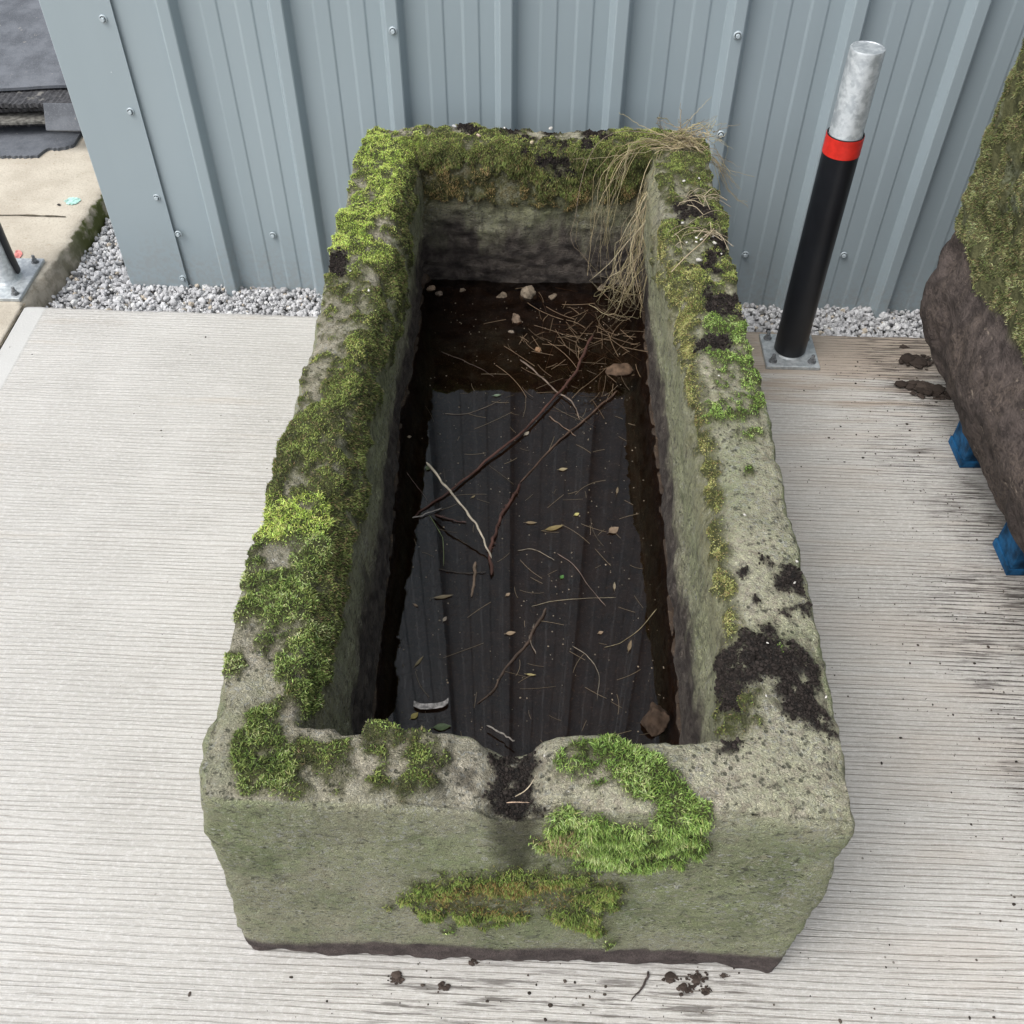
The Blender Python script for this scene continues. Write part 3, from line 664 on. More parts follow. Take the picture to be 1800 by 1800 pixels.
attrs = dict(film=film * (1 - soil), damp=damp, inside=(TG == 2) * 1.0, moss=moss_only, soil=soil, algae=algae, wet=wet, raw=raw, lich=lich, ochre=ochre)

def stone_mat():
    t = NT('weathered_gritstone')
    n1 = t.noise(6, 5, 0.6); n2 = t.noise(38, 5, 0.65); n3 = t.noise(230, 3, 0.6); n4 = t.noise(90, 4, 0.7)
    gr = t.noise(330, 3, 0.7); mid_ = t.noise(62, 5, 0.75)
    base = t.mix(t.mr(mid_, 0.36, 0.64), (0.41, 0.365, 0.275), (0.68, 0.62, 0.49))
    base = t.mix(t.mr(n1, 0.42, 0.62), base, (0.42, 0.39, 0.305))
    li = t.mul(t.attr('lich'), t.mr(n4, 0.42, 0.56))
    base = t.mix(t.mul(li, 0.85), base, (0.66, 0.65, 0.44))
    al = t.mul(t.attr('algae'), t.mr(mid_, 0.20, 0.54))
    base = t.mix(t.mul(al, 0.9), base, t.mix(t.mr(n1, 0.38, 0.64), (0.195, 0.238, 0.105), (0.34, 0.38, 0.195)))
    base = t.mix(t.mul(t.mr(gr, 0.40, 0.62), 0.45), base, t.mix(1.0, base, (0.58, 0.58, 0.55), 'MULTIPLY'))
    base = t.mix(t.mul(t.mr(gr, 0.58, 0.36), t.mr(n4, 0.45, 0.6), 0.35), base, (0.62, 0.61, 0.52))
    # pale lichen crusts and dark pits
    pale = t.mul(t.mr(t.noise(120, 4, 0.8), 0.535, 0.60), t.mr(t.noise(9, 3), 0.36, 0.58), 0.8)
    base = t.mix(pale, base, (0.42, 0.42, 0.38))
    ring = t.mul(t.mr(t.voro(34), 0.20, 0.14), t.mr(t.noise(11, 3), 0.56, 0.66), 0.65)
    base = t.mix(ring, base, (0.47, 0.47, 0.41))
    gate = t.noise(13, 4, 0.7)
    pf = t.mul(t.mr(t.voro(1.0, t.mapc((75, 75, 125), loc=(3.3, 1.7, 5.1))), 0.34, 0.18), t.mr(gate, 0.46, 0.58), t.attr('algae'), 0.8)
    base = t.mix(pf, base, (0.50, 0.50, 0.46))
    dp = t.mul(t.mr(t.voro(1.0, t.mapc((85, 85, 150))), 0.30, 0.15), t.mr(t.noise(10, 4, 0.7, t.mapc(loc=(5, 2, 9))), 0.47, 0.58), 0.8)
    base = t.mix(dp, base, (0.075, 0.080, 0.055))
    gp = t.mul(t.mr(t.noise(7, 5, 0.7, t.mapc(loc=(1, 4, 2))), 0.50, 0.60), t.attr('algae'), t.mr(n4, 0.3, 0.6), 0.55)
    base = t.mix(gp, base, (0.24, 0.31, 0.13))
    ins = t.mul(t.attr('inside'), t.mr(t.noise(16, 5, 0.75), 0.36, 0.56), t.mr(n4, 0.3, 0.6), 0.75)  # paler algae tone on inner faces, lightened to offset the shade they stand in
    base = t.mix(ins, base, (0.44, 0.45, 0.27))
    drk = t.mul(t.mr(t.noise(1, 4, 0.75, t.mapc((80, 80, 150))), 0.55, 0.64), 0.8)
    base = t.mix(drk, base, (0.085, 0.085, 0.062))
    spot = t.mul(t.mr(t.voro(24), 0.26, 0.17), t.mr(t.noise(17, 2), 0.54, 0.60), 0.55)
    base = t.mix(spot, base, (0.15, 0.155, 0.115))
    och = t.mul(t.attr('ochre'), t.mr(n4, 0.36, 0.6))
    base = t.mix(t.mul(och, 0.8), base, t.mix(t.mr(n1, 0.42, 0.58), (0.30, 0.215, 0.105), (0.215, 0.20, 0.07)))
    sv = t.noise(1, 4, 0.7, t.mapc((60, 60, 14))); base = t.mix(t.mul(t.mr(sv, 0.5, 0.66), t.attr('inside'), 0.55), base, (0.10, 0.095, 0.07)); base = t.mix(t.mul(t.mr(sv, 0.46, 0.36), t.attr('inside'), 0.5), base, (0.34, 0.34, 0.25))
    base = t.mix(t.mul(t.attr('film'), t.mr(n4, 0.30, 0.55)), base, t.mix(t.mr(mid_, 0.35, 0.65), (0.070, 0.072, 0.028), (0.15, 0.155, 0.06)))
    base = t.mix(t.attr('damp'), base, t.mix(1.0, base, (0.27, 0.26, 0.25), 'MULTIPLY'))
    wetc = t.mix(t.mr(n2, 0.38, 0.62), (0.058, 0.048, 0.044), (0.145, 0.125, 0.108))
    base = t.mix(t.attr('wet'), base, wetc)
    base = t.mix(t.attr('raw'), base, t.mix(t.mr(n2, 0.35, 0.65), (0.085, 0.066, 0.062), (0.15, 0.118, 0.11)))
    base = t.mix(t.mul(t.attr('moss'), 0.92), base, t.mix(t.mr(n4, 0.35, 0.65), (0.045, 0.050, 0.016), (0.095, 0.105, 0.03)))
    base = t.mix(t.attr('soil'), base, t.mix(t.mr(n4, 0.35, 0.65), (0.013, 0.011, 0.010), (0.034, 0.028, 0.024)))
    base = t.mix(t.mul(t.mr(n3, 0.3, 0.7), 0.35), base, t.mix(1.0, base, (0.62, 0.62, 0.62), 'MULTIPLY'))
    rough = t.mr(t.attr('wet'), 0.3, 1.0, 0.9, 0.42)
    h = t.math('ADD', t.math('ADD', t.mul(n2, 0.9), t.mul(n4, 0.9)), t.math('ADD', t.mul(n3, 0.5), t.mul(t.mr(gr, 0.35, 0.6), -0.35)))
    t.bsdf(base, rough, 0, 0.3, t.bump(t.math('SUBTRACT', h, t.mul(dp, 0.8)), 1.0, 0.009)); return t.m
STONE = stone_mat()
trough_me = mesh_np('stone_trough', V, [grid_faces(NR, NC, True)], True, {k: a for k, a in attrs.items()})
bmx = bmesh.new(); bmx.from_mesh(trough_me); bmesh.ops.recalc_face_normals(bmx, faces=bmx.faces); bmx.to_mesh(trough_me); bmx.free()
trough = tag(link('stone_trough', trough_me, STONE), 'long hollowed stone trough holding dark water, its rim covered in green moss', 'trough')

# --- moss blades
Q00, Q01, Q11, Q10 = V[:-1], np.roll(V, -1, 1)[:-1], np.roll(V, -1, 1)[1:], V[1:]
AR = np.linalg.norm(np.cross(Q11 - Q00, Q10 - Q01), axis=-1) * 0.5
def qavg(m): return 0.25 * (m[:-1] + np.roll(m, -1, 1)[:-1] + np.roll(m, -1, 1)[1:] + m[1:])
NQ = 0.25 * (Nn[:-1] + np.roll(Nn, -1, 1)[:-1] + np.roll(Nn, -1, 1)[1:] + Nn[1:])
def blades(P, N, length, width, cols, up=0.25, spread=0.75, droop=0.25):
    length = np.asarray(length)
    n = len(P); rd = rng.normal(size=(n, 3)); rd /= np.linalg.norm(rd, axis=1, keepdims=True)
    d = N + rd * spread + np.array([0, 0, up]); d /= np.linalg.norm(d, axis=1, keepdims=True)
    rd2 = rng.normal(size=(n, 3)); sidev = np.cross(d, rd2); sidev /= np.linalg.norm(sidev, axis=1, keepdims=True)
    bend = np.cross(sidev, d) * rng.uniform(-0.6, 0.6, (n, 1)) + np.array([0, 0, -droop])
    L = length[:, None]; W = width[:, None] * 0.5
    b = P - d * 0.002; m = P + d * L * 0.55; t = P + d * L * 0.95 + bend * L * 0.45
    Vb = np.stack([b - sidev * W * 0.8, b + sidev * W * 0.8, m + sidev * W, m - sidev * W, t], 1).reshape(-1, 3)
    k = np.arange(n)[:, None] * 5
    return Vb, k + np.array([[0, 1, 2, 3]]), k + np.array([[3, 2, 4]]), np.repeat(cols, 5, axis=0)
def palette(P, pal, seed, u_=None):
    cs = np.array([c for c, _ in PAL[pal]]); ws = np.array([w_ for _, w_ in PAL[pal]], float); ws /= ws.sum()
    # neighbouring stems share a hue: pick through a noise field plus jitter
    f = 0.5 + 0.55 * fbm(P * 42, seed, 2) + rng.normal(0, 0.15, len(P)) + (0 if u_ is None else 0.55 * (u_ - 0.55)); f = np.clip(f, 0, 0.999)
    o = np.argsort(cs.sum(1)); cs, ws = cs[o], ws[o]; cum = np.cumsum(ws)
    c = cs[np.searchsorted(cum, f).clip(0, len(cs) - 1)]
    return c * 2.1 * rng.uniform(0.75, 1.3, (len(P), 1)) * (1 + rng.normal(0, 0.06, (len(P), 3)))
def sample(mask, den):
    wq = AR * qavg(mask) ** 1.5; tot = wq.sum()
    n = int(tot * 1e4 * den)
    if n < 3: return None
    idx = rng.choice(wq.size, n, p=(wq / tot).ravel()); i, j_ = np.unravel_index(idx, wq.shape)
    a, b = rng.random((2, n, 1))
    P = (Q00[i, j_] * (1 - a) + Q01[i, j_] * a) * (1 - b) + (Q10[i, j_] * (1 - a) + Q11[i, j_] * a) * b
    return P, NQ[i, j_], qavg(mask)[i, j_]
GROUPS = [('moss', ['L1', 'L2', 'L3', 'L4', 'L5', 'L6', 'L7'], 'moss carpet along the left rim'), ('moss', ['LI'], 'dark moss fringe hanging inside the left rim'),
          ('moss', ['FC'], 'thick moss cushion on the front left corner of the rim'), ('moss', ['FX'], 'thin scattered moss on the front rim left of the spout'), ('moss', ['FR'], 'ring of thick green moss right of the spout'), ('moss', ['FW', 'FD', 'FE'], 'wedge of moss low on the front face'),
          ('moss', ['BK'], 'moss along the back rim'), ('moss', ['BI', 'BO'], 'dark moss with ochre fringe on the inner back face'), ('moss', ['R1', 'R2', 'R3', 'R4', 'R5', 'R6'], 'patchy moss on the right rim'),
          ('moss', ['RI'], 'yellow green moss strip inside the right rim'), ('moss', ['RC'], 'short dark moss amid soil inside the front right corner'), ('moss', ['RD'], 'bright moss tuft on the soil of the front right corner'), ('moss', ['CB'], 'tiny moss tuft on the front rim corner')]
info = {r[0]: r for r in REG}
for gi, (nm, regs, lab) in enumerate(GROUPS):
    mg = Merge()
    for rn in regs:
        if rn not in masks: continue
        _, _, _, _, _, _, pal, ln, den = info[rn]; got = sample(masks[rn], den * 2.5)
        if got is None: continue
        P, N, mv = got
        # stems gather into little tufts
        tuft = np.clip(0.5 + 0.75 * fbm(P * 80, 7 + gi, 3), 0, 1); keep = rng.random(len(P)) < (0.12 + 1.15 * tuft + 0.25 * (rn in ('FR', 'FW', 'FC'))); P, N, tuft, mv = P[keep], N[keep], tuft[keep], mv[keep]
        grassy = rn in ('FR', 'FC', 'FW')
        u_ = rng.random(len(P)); L = ln * (0.47 if grassy else 0.46) * (0.35 + 0.9 * u_) * (0.55 + 0.75 * tuft) * (0.40 + 0.65 * mv); Wd = rng.uniform(0.0009, 0.0016, len(P))
        out = grassy * 0.0
        c = palette(P, pal, 200 + gi, u_)
        if pal == 'bright': c = c * 1.18
        if rn == 'FW':
            k = (polysd(proj(P), [(740, 1575), (850, 1548), (1000, 1552), (1010, 1590), (900, 1610), (760, 1600)]) > 0) & (rng.random(len(P)) < 0.45); c[k] = np.array([0.33, 0.24, 0.09]) * rng.uniform(0.7, 1.3, (k.sum(), 1))
        if rn == 'FR':
            k = (polysd(proj(P), [(930, 1470), (1010, 1460), (1030, 1500), (960, 1505)]) > 0) & (rng.random(len(P)) < 0.5); c[k] = np.array([0.42, 0.34, 0.18]) * rng.uniform(0.7, 1.2, (k.sum(), 1))
        if rn in ('BI', 'LI', 'BO'): Vb, q, tr, cc = blades(P, N, L, Wd, c, -0.35, 0.65, 0.7)
        elif grassy: Vb, q, tr, cc = blades(P, N, L, Wd * 0.9, c * 0.86, 0.12, 0.95, 0.22)
        else: Vb, q, tr, cc = blades(P, N, L, Wd, c, 0.25, 1.25, 0.25)
        mg.add(Vb, [q, tr], cc)
    if mg.n:
        o = link(nm, mg.mesh(nm, False), MOSS_M, trough); o['label'] = lab
# --- dark soil crumbs lying on the stone
mg = Merge(); got = sample(soil, 20)
P, N, _mv = got; Vr = [rock(1, (1, 1, 1), 300 + k, 0.3, 4) for k in range(6)]
for p in P:
    v, t_ = Vr[rng.integers(6)]; s = rng.lognormal(math.log(0.0012), 0.5); s = min(s, 0.0045)
    mg.add(v * s * rng.uniform(0.6, 1.2, 3) + p + np.array([0, 0, s * 0.4]), [t_], np.array([0.022, 0.018, 0.016]) * rng.uniform(0.5, 1.9))
o = link('soil', mg.mesh('soil', False), SOIL_M, trough); o['label'] = 'crumbs of dark soil on the rim and in the spout'

# ------------------------------------------------------------------ silt and water
def silt():
    nx_, ny_ = 90, 220
    X, Y = np.meshgrid(np.linspace(-0.31, 0.40, nx_), np.linspace(0.63, 2.36, ny_))
    lx = np.interp(Y, [0.72, 0.98, 1.2, 1.45, 1.72, 1.96, 2.285], [-0.247, -0.247, -0.250, -0.252, -0.262, -0.246, -0.244])
    rx = np.interp(Y, [0.70, 0.92, 1.15, 1.45, 1.75, 2.0, 2.27], [0.300, 0.298, 0.312, 0.322, 0.328, 0.336, 0.346])
    P3 = np.stack([X, Y, X * 0], -1)
    d = np.minimum(X - lx, rx - X) + 0.007 * fbm(P3 * 26, 7, 4); db = 2.28 - Y
    z = ZW - 0.085 + 0.02 * fbm(P3 * 4, 3, 3) + 0.005 * fbm(P3 * 40, 5, 3)
    z = z + 0.035 * sstep(1.75, 2.1, Y)
    bank = sstep(0.040, 0.004, d)
    z = z * (1 - bank) + (ZW + 0.0012 + 0.003 * fbm(P3 * 50, 9, 2)) * bank
    z = z + sstep(0.02, 0.0, db + 0.01 * vnoise(P3 * 20, 4)) * 0.03
    V = np.stack([X, Y, z], -1)
    t = NT('silt'); n = t.noise(30, 5, 0.6)
    c = t.mix(t.mr(n, 0.35, 0.65), (0.024, 0.016, 0.0115), (0.048, 0.032, 0.021)); c = t.mix(t.mul(t.mr(t.noise(160, 3), 0.55, 0.7), 0.5), c, (0.15, 0.105, 0.062))
    t.bsdf(c, 0.7, 0, 0.3, t.bump(n, 0.7, 0.006))
    tag(link('silt', mesh_np('silt', V, [grid_faces(ny_, nx_)], True), t.m), 'brown silt on the bed of the trough', 'silt', kind='stuff')
    t = NT('dark_water')
    fr = t.n('Fresnel'); fr.inputs['IOR'].default_value = 1.50
    nr = t.bump(t.noise(1, 2, 0.5, t.mapc((22, 22, 22))), 0.003, 0.01); t.set(fr.inputs['Normal'], nr)
    gl = t.n('BsdfGlossy'); gl.inputs['Roughness'].default_value = 0.0; t.set(gl.inputs['Normal'], nr); gl.inputs['Color'].default_value = (0.97, 0.96, 1, 1)
    tr = t.n('BsdfTransparent'); tr.inputs['Color'].default_value = (0.46, 0.375, 0.32, 1)
    mx = t.n('MixShader'); t.set(mx.inputs[0], fr.outputs[0]); t.t.links.new(tr.outputs[0], mx.inputs[1]); t.t.links.new(gl.outputs[0], mx.inputs[2]); t.t.links.new(mx.outputs[0], t.out.inputs['Surface'])
    me = mesh_np('water', [(-0.32, 0.62, ZW), (0.41, 0.62, ZW), (0.41, 2.36, ZW), (-0.32, 2.36, ZW)], [[[0, 1, 2, 3]]], False)
    tag(link('water', me, t.m), kind='structure')
silt()

# ------------------------------------------------------------------ twigs, leaves, stones in the water
def twig(name, pts, r0_, r1_, col, label, cat='twig', group=None, thorns=0, n=40, wob=0.003, seed=0):
    P = curve(np.array(pts), n); P = P + wob * fbm(np.stack([np.arange(n) * 0.35, np.zeros(n) + seed, np.zeros(n)], -1)[:, None, :] + np.array([[0, 0, 0], [9, 0, 5], [3, 7, 1]])[None] * 3.1, seed, 2)
    R_ = 0.78 * np.linspace(r0_, r1_, n) * (1 + 0.22 * vnoise(np.stack([np.arange(n) * 0.8, np.zeros(n) + seed * 3, np.zeros(n)], -1), seed))
    R_[0] *= 0.4; R_[-1] *= 0.3
    mg = Merge(); v, q = tube_np(P, R_, 7)
    cc = np.repeat(np.array(col)[None] * (1 + 0.35 * vnoise(np.stack([np.arange(n) * 0.6, np.zeros(n) + seed, np.zeros(n) + 4], -1), seed))[:, None], 7, 0); mg.add(v, [q], cc)
    r = np.random.default_rng(seed)
    for k in range(thorns):
        i = r.integers(2, n - 2); d = r.normal(size=3); d[2] = abs(d[2]); d /= np.linalg.norm(d)
        v, q = tube_np([P[i], P[i] + d * R_[i] * 1.6, P[i] + d * R_[i] * 2.8 + (P[i + 1] - P[i]) * 0.3], [R_[i] * 0.7, R_[i] * 0.35, 0.0001], 5); mg.add(v, [q], np.array(col) * 0.9)
    o = link(name, mg.mesh(name), STRAW_M); return tag(o, label, cat, group)
def wpts(l, z=0.0, z1=None):
    zs_ = np.linspace(z, z if z1 is None else z1, len(l)); return [atz(x, y, ZW + dz) for (x, y), dz in zip(l, zs_)]
BR = (0.085, 0.042, 0.032)
twig('bramble_stem', wpts([(1041, 590), (1025, 625), (1012, 654), (973, 701), (922, 756), (852, 812), (798, 857), (747, 892), (726, 909)], 0.016, 0.002), 0.0048, 0.0026, BR, 'long reddish brown bramble stem crossing the water from the back right to the left edge', 'bramble stem', 'twigs in the water', 26, 70, seed=1)
twig('bramble_stem', wpts([(1086, 686), (1054, 713), (1023, 742), (992, 767), (957, 802), (914, 849)], 0.006, 0.001), 0.0026, 0.0022, (0.11, 0.07, 0.05), 'thin brown bramble stem running parallel below the long one', 'bramble stem', 'twigs in the water', 10, seed=2)
twig('bramble_stem', wpts([(914, 849), (899, 880), (880, 910), (870, 940), (862, 966), (864, 1012)], 0.004, 0.005), 0.0034, 0.0046, BR, 'thick dark bramble piece ending at the foot of the pale stick', 'bramble stem', 'twigs in the water', 14, seed=3)
twig('twig', wpts([(914, 633), (953, 664), (977, 687), (1008, 709), (1019, 736)], 0.012, 0.002), 0.0028, 0.0016, (0.20, 0.155, 0.12), 'pale brown twig crossing over the long bramble stem', 'twig', 'twigs in the water', 0, seed=4)
twig('twig', wpts([(961, 1069), (938, 1109), (918, 1141), (887, 1176), (868, 1211), (837, 1238)], 0.003, 0.001), 0.0042, 0.0018, (0.085, 0.06, 0.045), 'knobbly dark twig floating near the front of the water', 'twig', 'twigs in the water', 12, seed=5)
twig('twig', wpts([(938, 1098), (931, 1125), (941, 1150)], 0.004, 0.002), 0.0014, 0.001, (0.22, 0.18, 0.14), 'short pale side twig beside the knobbly dark twig', 'twig', 'twigs in the water', 0, 16, seed=6)
twig('stick', [atz(751, 813, ZW + 0.085), atz(782, 853, ZW + 0.075), atz(817, 896, ZW + 0.055), atz(844, 934, ZW + 0.035), atz(864, 983, ZW + 0.002)], 0.0034, 0.0024, (0.52, 0.46, 0.36), 'bare pale straw coloured stick rising out of the water', 'stick', None, 0, seed=7)
twig('twig', wpts([(770, 1000), (805, 1006), (835, 1007), (855, 1005)], 0.002), 0.0018, 0.001, (0.05, 0.04, 0.032), 'thin black twig lying level by the wood chip', 'twig', 'twigs in the water', 0, 24, seed=8)
twig('twig', wpts([(964, 731), (990, 750), (1013, 767)], 0.002), 0.0016, 0.001, (0.20, 0.14, 0.10), 'short tan twig between the two long bramble stems', 'twig', 'twigs in the water', 0, 20, seed=9)
twig('twig', wpts([(725, 911), (750, 903), (776, 893)], 0.004), 0.0022, 0.0012, (0.30, 0.27, 0.24), 'short grey twig at the left tip of the long bramble stem', 'twig', 'twigs in the water', 0, 20, seed=10)
twig('twig', wpts([(765, 905), (795, 914), (820, 918)], 0.003), 0.003, 0.0016, (0.10, 0.06, 0.05), 'short reddish twig just left of the pale stick', 'twig', 'twigs in the water', 8, 20, seed=11)
twig('twig', wpts([(855, 1275), (885, 1292), (905, 1302)], 0.012, 0.02), 0.002, 0.0015, (0.36, 0.33, 0.29), 'grey twig propped in the water behind the spout', 'twig', 'twigs in the water', 0, 20, seed=12)
twig('twig', wpts([(777, 618), (815, 634), (850, 650), (868, 662)], 0.002), 0.0016, 0.0009, (0.10, 0.075, 0.055), 'thin brown twig in the back left shallows', 'twig', 'twigs in the water', 0, 24, seed=13)
twig('wood_chip', wpts([(836, 988), (833, 1015), (830, 1050)], 0.002), 0.0046, 0.0028, (0.17, 0.125, 0.09), 'flat brown wood chip floating below the pale stick', 'wood chip', None, 0, 18, seed=14)

LEAF_M = mat_vcol('leaf', 0.55, 0.35, 0.15)
def leaf(px, py, L, W, ang, col, label, curl=0.15, dz=0.0015, group='leaves floating on the water', stalk=True):
    n = 9; t = np.linspace(0, 1, n); w_ = np.sin(np.pi * np.clip(t, 0.02, 1) ** 0.8) * W * 0.5; zc = curl * L * (t - 0.5) ** 2
    c, s = math.cos(ang), math.sin(ang); rows_ = []
    for k in (-1, -0.5, 0, 0.5, 1): rows_.append(np.stack([(t - 0.5) * L, k * w_, zc + abs(k) * W * 0.08], -1))
    V = np.array(rows_); V = V @ np.array([[c, s, 0], [-s, c, 0], [0, 0, 1]])
    mg = Merge(); Vt = V.reshape(-1, 3); f = grid_faces(5, n)
    mg.add(Vt, [f], np.array(col) * (1 + 0.25 * vnoise(Vt * 300, 3))[:, None]); mg.add(Vt - [0, 0, 0.0006], [f[:, ::-1]], np.array(col) * 0.9)
    if stalk:
        v, q = tube_np([V[2, 0], V[2, 0] - (V[2, 2] - V[2, 0]) * 0.9], [0.0007, 0.0004], 5); mg.add(v, [q], np.array(col) * 0.7)
    o = link('leaf', mg.mesh('leaf'), LEAF_M, loc=tuple(atz(px, py, ZW + dz))); return tag(o, label, 'leaf', group)
LV = [(990, 825, .022, .010, .2, (.42, .34, .20), 'beige leaf floating right of the stems, near the middle of the water', .2),
 (1014, 904, .013, .009, .5, (.66, .60, .22), 'tiny bright yellow leaf on the dark water'),
 (975, 928, .045, .013, .35, (.30, .23, .10), 'brown leaf with long curled edges in the middle of the water'),
 (934, 919, .026, .008, .0, (.28, .21, .12), 'flat tan leaf left of the curled brown leaf'),
 (874, 695, .020, .009, .2, (.25, .33, .22), 'grey green leaf at the edge of the shaded back water'),
 (926, 762, .018, .010, .9, (.40, .35, .27), 'pale leaf caught beside the long bramble stem'),
 (1079, 932, .028, .020, .6, (.30, .22, .15), 'crumpled brown leaf near the right bank'),
 (780, 1049, .042, .009, .2, (.26, .21, .13), 'long narrow tan leaf left of the wood chip'),
 (737, 1162, .030, .006, 1.0, (.27, .22, .12), 'narrow tan leaf slanting near the front left'),
 (729, 1258, .019, .012, .8, (.50, .42, .14), 'yellow brown leaf beside the front left bank'),
 (778, 1278, .034, .016, .1, (.12, .17, .08), 'dark green leaf against the front rim'),
 (753, 822, .020, .014, 1.2, (.14, .17, .09), 'round dull green leaf beside the tip of the pale stick'),
 (898, 1113, .021, .010, .2, (.42, .31, .20), 'orange brown bark like leaf right of centre front'),
 (893, 1045, .012, .008, .7, (.40, .30, .20), 'small pinkish tan leaf below the wood chip'),
 (934, 1186, .020, .005, -.1, (.48, .40, .18), 'narrow yellow leaf right of the knobbly twig'),
 (988, 1014, .012, .009, 1.0, (.10, .24, .06), 'small green clover leaf right of the stick foot'),
 (1080, 1030, .022, .006, 1.5, (.30, .25, .17), 'narrow tan leaf standing upright in view near the right side'),
 (1056, 1112, .012, .008, .4, (.36, .26, .17), 'small ragged tan leaf near the front right'),
 (782, 1088, .014, .008, 1.1, (.34, .29, .23), 'small pale leaf with dark stalk left of centre front'),
 (832, 873, .012, .005, .7, (.32, .25, .14), 'small tan leaf right of the pale stick'),
 (1085, 862, .024, .006, 1.4, (.22, .17, .11), 'submerged looking brown leaf by the right bank'),
 (731, 1064, .012, .005, -.6, (.42, .30, .20), 'small orange leaf near the left bank'),
 (1107, 1135, .03, .008, 1.3, (.24, .18, .11), 'long brown leaf in front of the right bank'),
 (720, 768, .010, .010, .1, (.40, .32, .22), 'round tan leaf stuck on the left bank'), ]
for a in LV: leaf(a[0], a[1], a[2] * 0.9, a[3] * 0.9, a[4], tuple(q * 0.72 for q in a[5]), *a[6:])
# curled silvery strip at front left
P = curve(wpts([(727, 1238), (740, 1243), (757, 1243), (778, 1240), (788, 1233)], 0.003), 24)
Vs = np.array([P + [0, 0.006, 0.003], P + [0, 0.001, 0.0], P + [0, -0.006, 0.004]]); Vs = np.concatenate([Vs, Vs[::-1] - [0, 0, 0.001]])
tag(link('bark_strip', mesh_np('bark_strip', Vs, [grid_faces(6, 24)], True), mat_simple('pale_bark', (0.35, 0.33, 0.31), 0.35, 0, 0.5, 0.35, 120)), 'glistening curled grey bark strip floating at the front left', 'bark strip')

def stone_at(name, px, py, z, size, col, label, seed, group=None, cat='stone', sub=4, rough=0.34, mat=None):
    V_, T = rock(sub, size, seed, rough, 11 if sub > 2 else 7)
    if sub > 2: V_ = V_ * (1 + 0.10 * fbm(V_ / max(size) * 6 + seed, 21, 4))[:, None]
    c = np.array(col) * (1 + 0.9 * fbm(V_ / max(size) * 3.4 + seed, 5, 4))[:, None]
    o = link(name, mesh_np(name, V_, [T], True, cols=c), mat or STONE_V, loc=tuple(atz(px, py, z))); o.rotation_euler = (0, 0, seed * 1.7); return tag(o, label, cat, group)
GS = 'stones lying in the trough water'
TN = (0.14, 0.11, 0.08)
for k, a in enumerate([
 (927, 516, .004, (.030, .024, .020), (.19, .155, .115), 'largest tan stone at the back of the water'),
 (882, 520, .002, (.015, .013, .010), TN, 'tan stone just left of the largest back stone'),
 (907, 562, .002, (.024, .015, .012), (.15, .11, .08), 'flat brown stone in front of the largest back stone'),
 (757, 508, .004, (.014, .012, .009), (.26, .19, .13), 'brown stone in the back left corner of the water'),
 (772, 516, .003, (.010, .009, .007), (.19, .15, .115), 'small tan stone beside the back left corner stone'),
 (813, 510, .003, (.009, .008, .006), TN, 'small tan stone left along the back wall waterline'),
 (972, 522, .004, (.010, .014, .010), TN, 'upright narrow tan stone right of the largest back stone'),
 (1057, 505, .004, (.016, .010, .007), (.18, .145, .11), 'pale flat stone under the drooping grass at the back'),
 (898, 583, .003, (.009, .006, .005), (.22, .18, .14), 'small pale stone in front of the flat brown stone'),
 (946, 615, .001, (.011, .009, .006), (.23, .14, .08), 'small rusty stone in the shaded middle back water'),
 (1088, 652, .004, (.034, .024, .016), (.085, .055, .036), 'rough reddish brown stone by the right bank behind the bramble'),
 (1151, 1268, .010, (.034, .026, .026), (.060, .040, .028), 'jagged wet brown stone in the front right corner of the water')]):
    stone_at('stone', a[0], a[1], ZW + a[2] - a[3][2] * 0.35, a[3], a[4], a[5], 500 + k, GS)

# loose straw on and under the water: nobody could count it
mg = Merge()
for k in range(300):
    back = k < 190
    if back: x, y = rng.normal(0.19, 0.10), rng.normal(2.02, 0.12); z_ = ZW + rng.uniform(-0.006, 0.006)
    else: x, y = rng.uniform(-0.20, 0.28), rng.uniform(0.75, 1.9); z_ = ZW + 0.0008
    if not (-0.22 < x < 0.31 and 0.74 < y < 2.25): continue
    L = rng.lognormal(math.log(0.055 if back else 0.035), 0.5); a = rng.uniform(0, math.pi); cv = rng.normal(0, 0.16)
    t = np.linspace(-0.5, 0.5, 9); px_ = x + L * (t * math.cos(a) - cv * (t * t) * math.sin(a)); py_ = y + L * (t * math.sin(a) + cv * t * t * math.cos(a))
    v, q = tube_np(np.stack([px_, py_, z_ + 0 * t], -1), 0.0007 if back else 0.00045, 4); g = rng.uniform(0.5, 1.25); mg.add(v, [q], np.array([0.20, 0.14, 0.085] if back else [0.22, 0.17, 0.11]) * g)
for k in range(420):
    x, y = rng.uniform(-0.21, 0.29), rng.uniform(0.74, 2.2); s = rng.uniform(0.0008, 0.0022); v, t_ = Vr[rng.integers(6)]
    mg.add(v * [s, s, s * 0.4] + [x, y, ZW + 0.0004], [t_], np.array([0.26, 0.21, 0.15]) * rng.uniform(0.4, 1.5))
tag(link('floating_straw', mg.mesh('floating_straw'), STRAW_M), 'fine straw and specks afloat on the trough water', 'straw', kind='stuff')
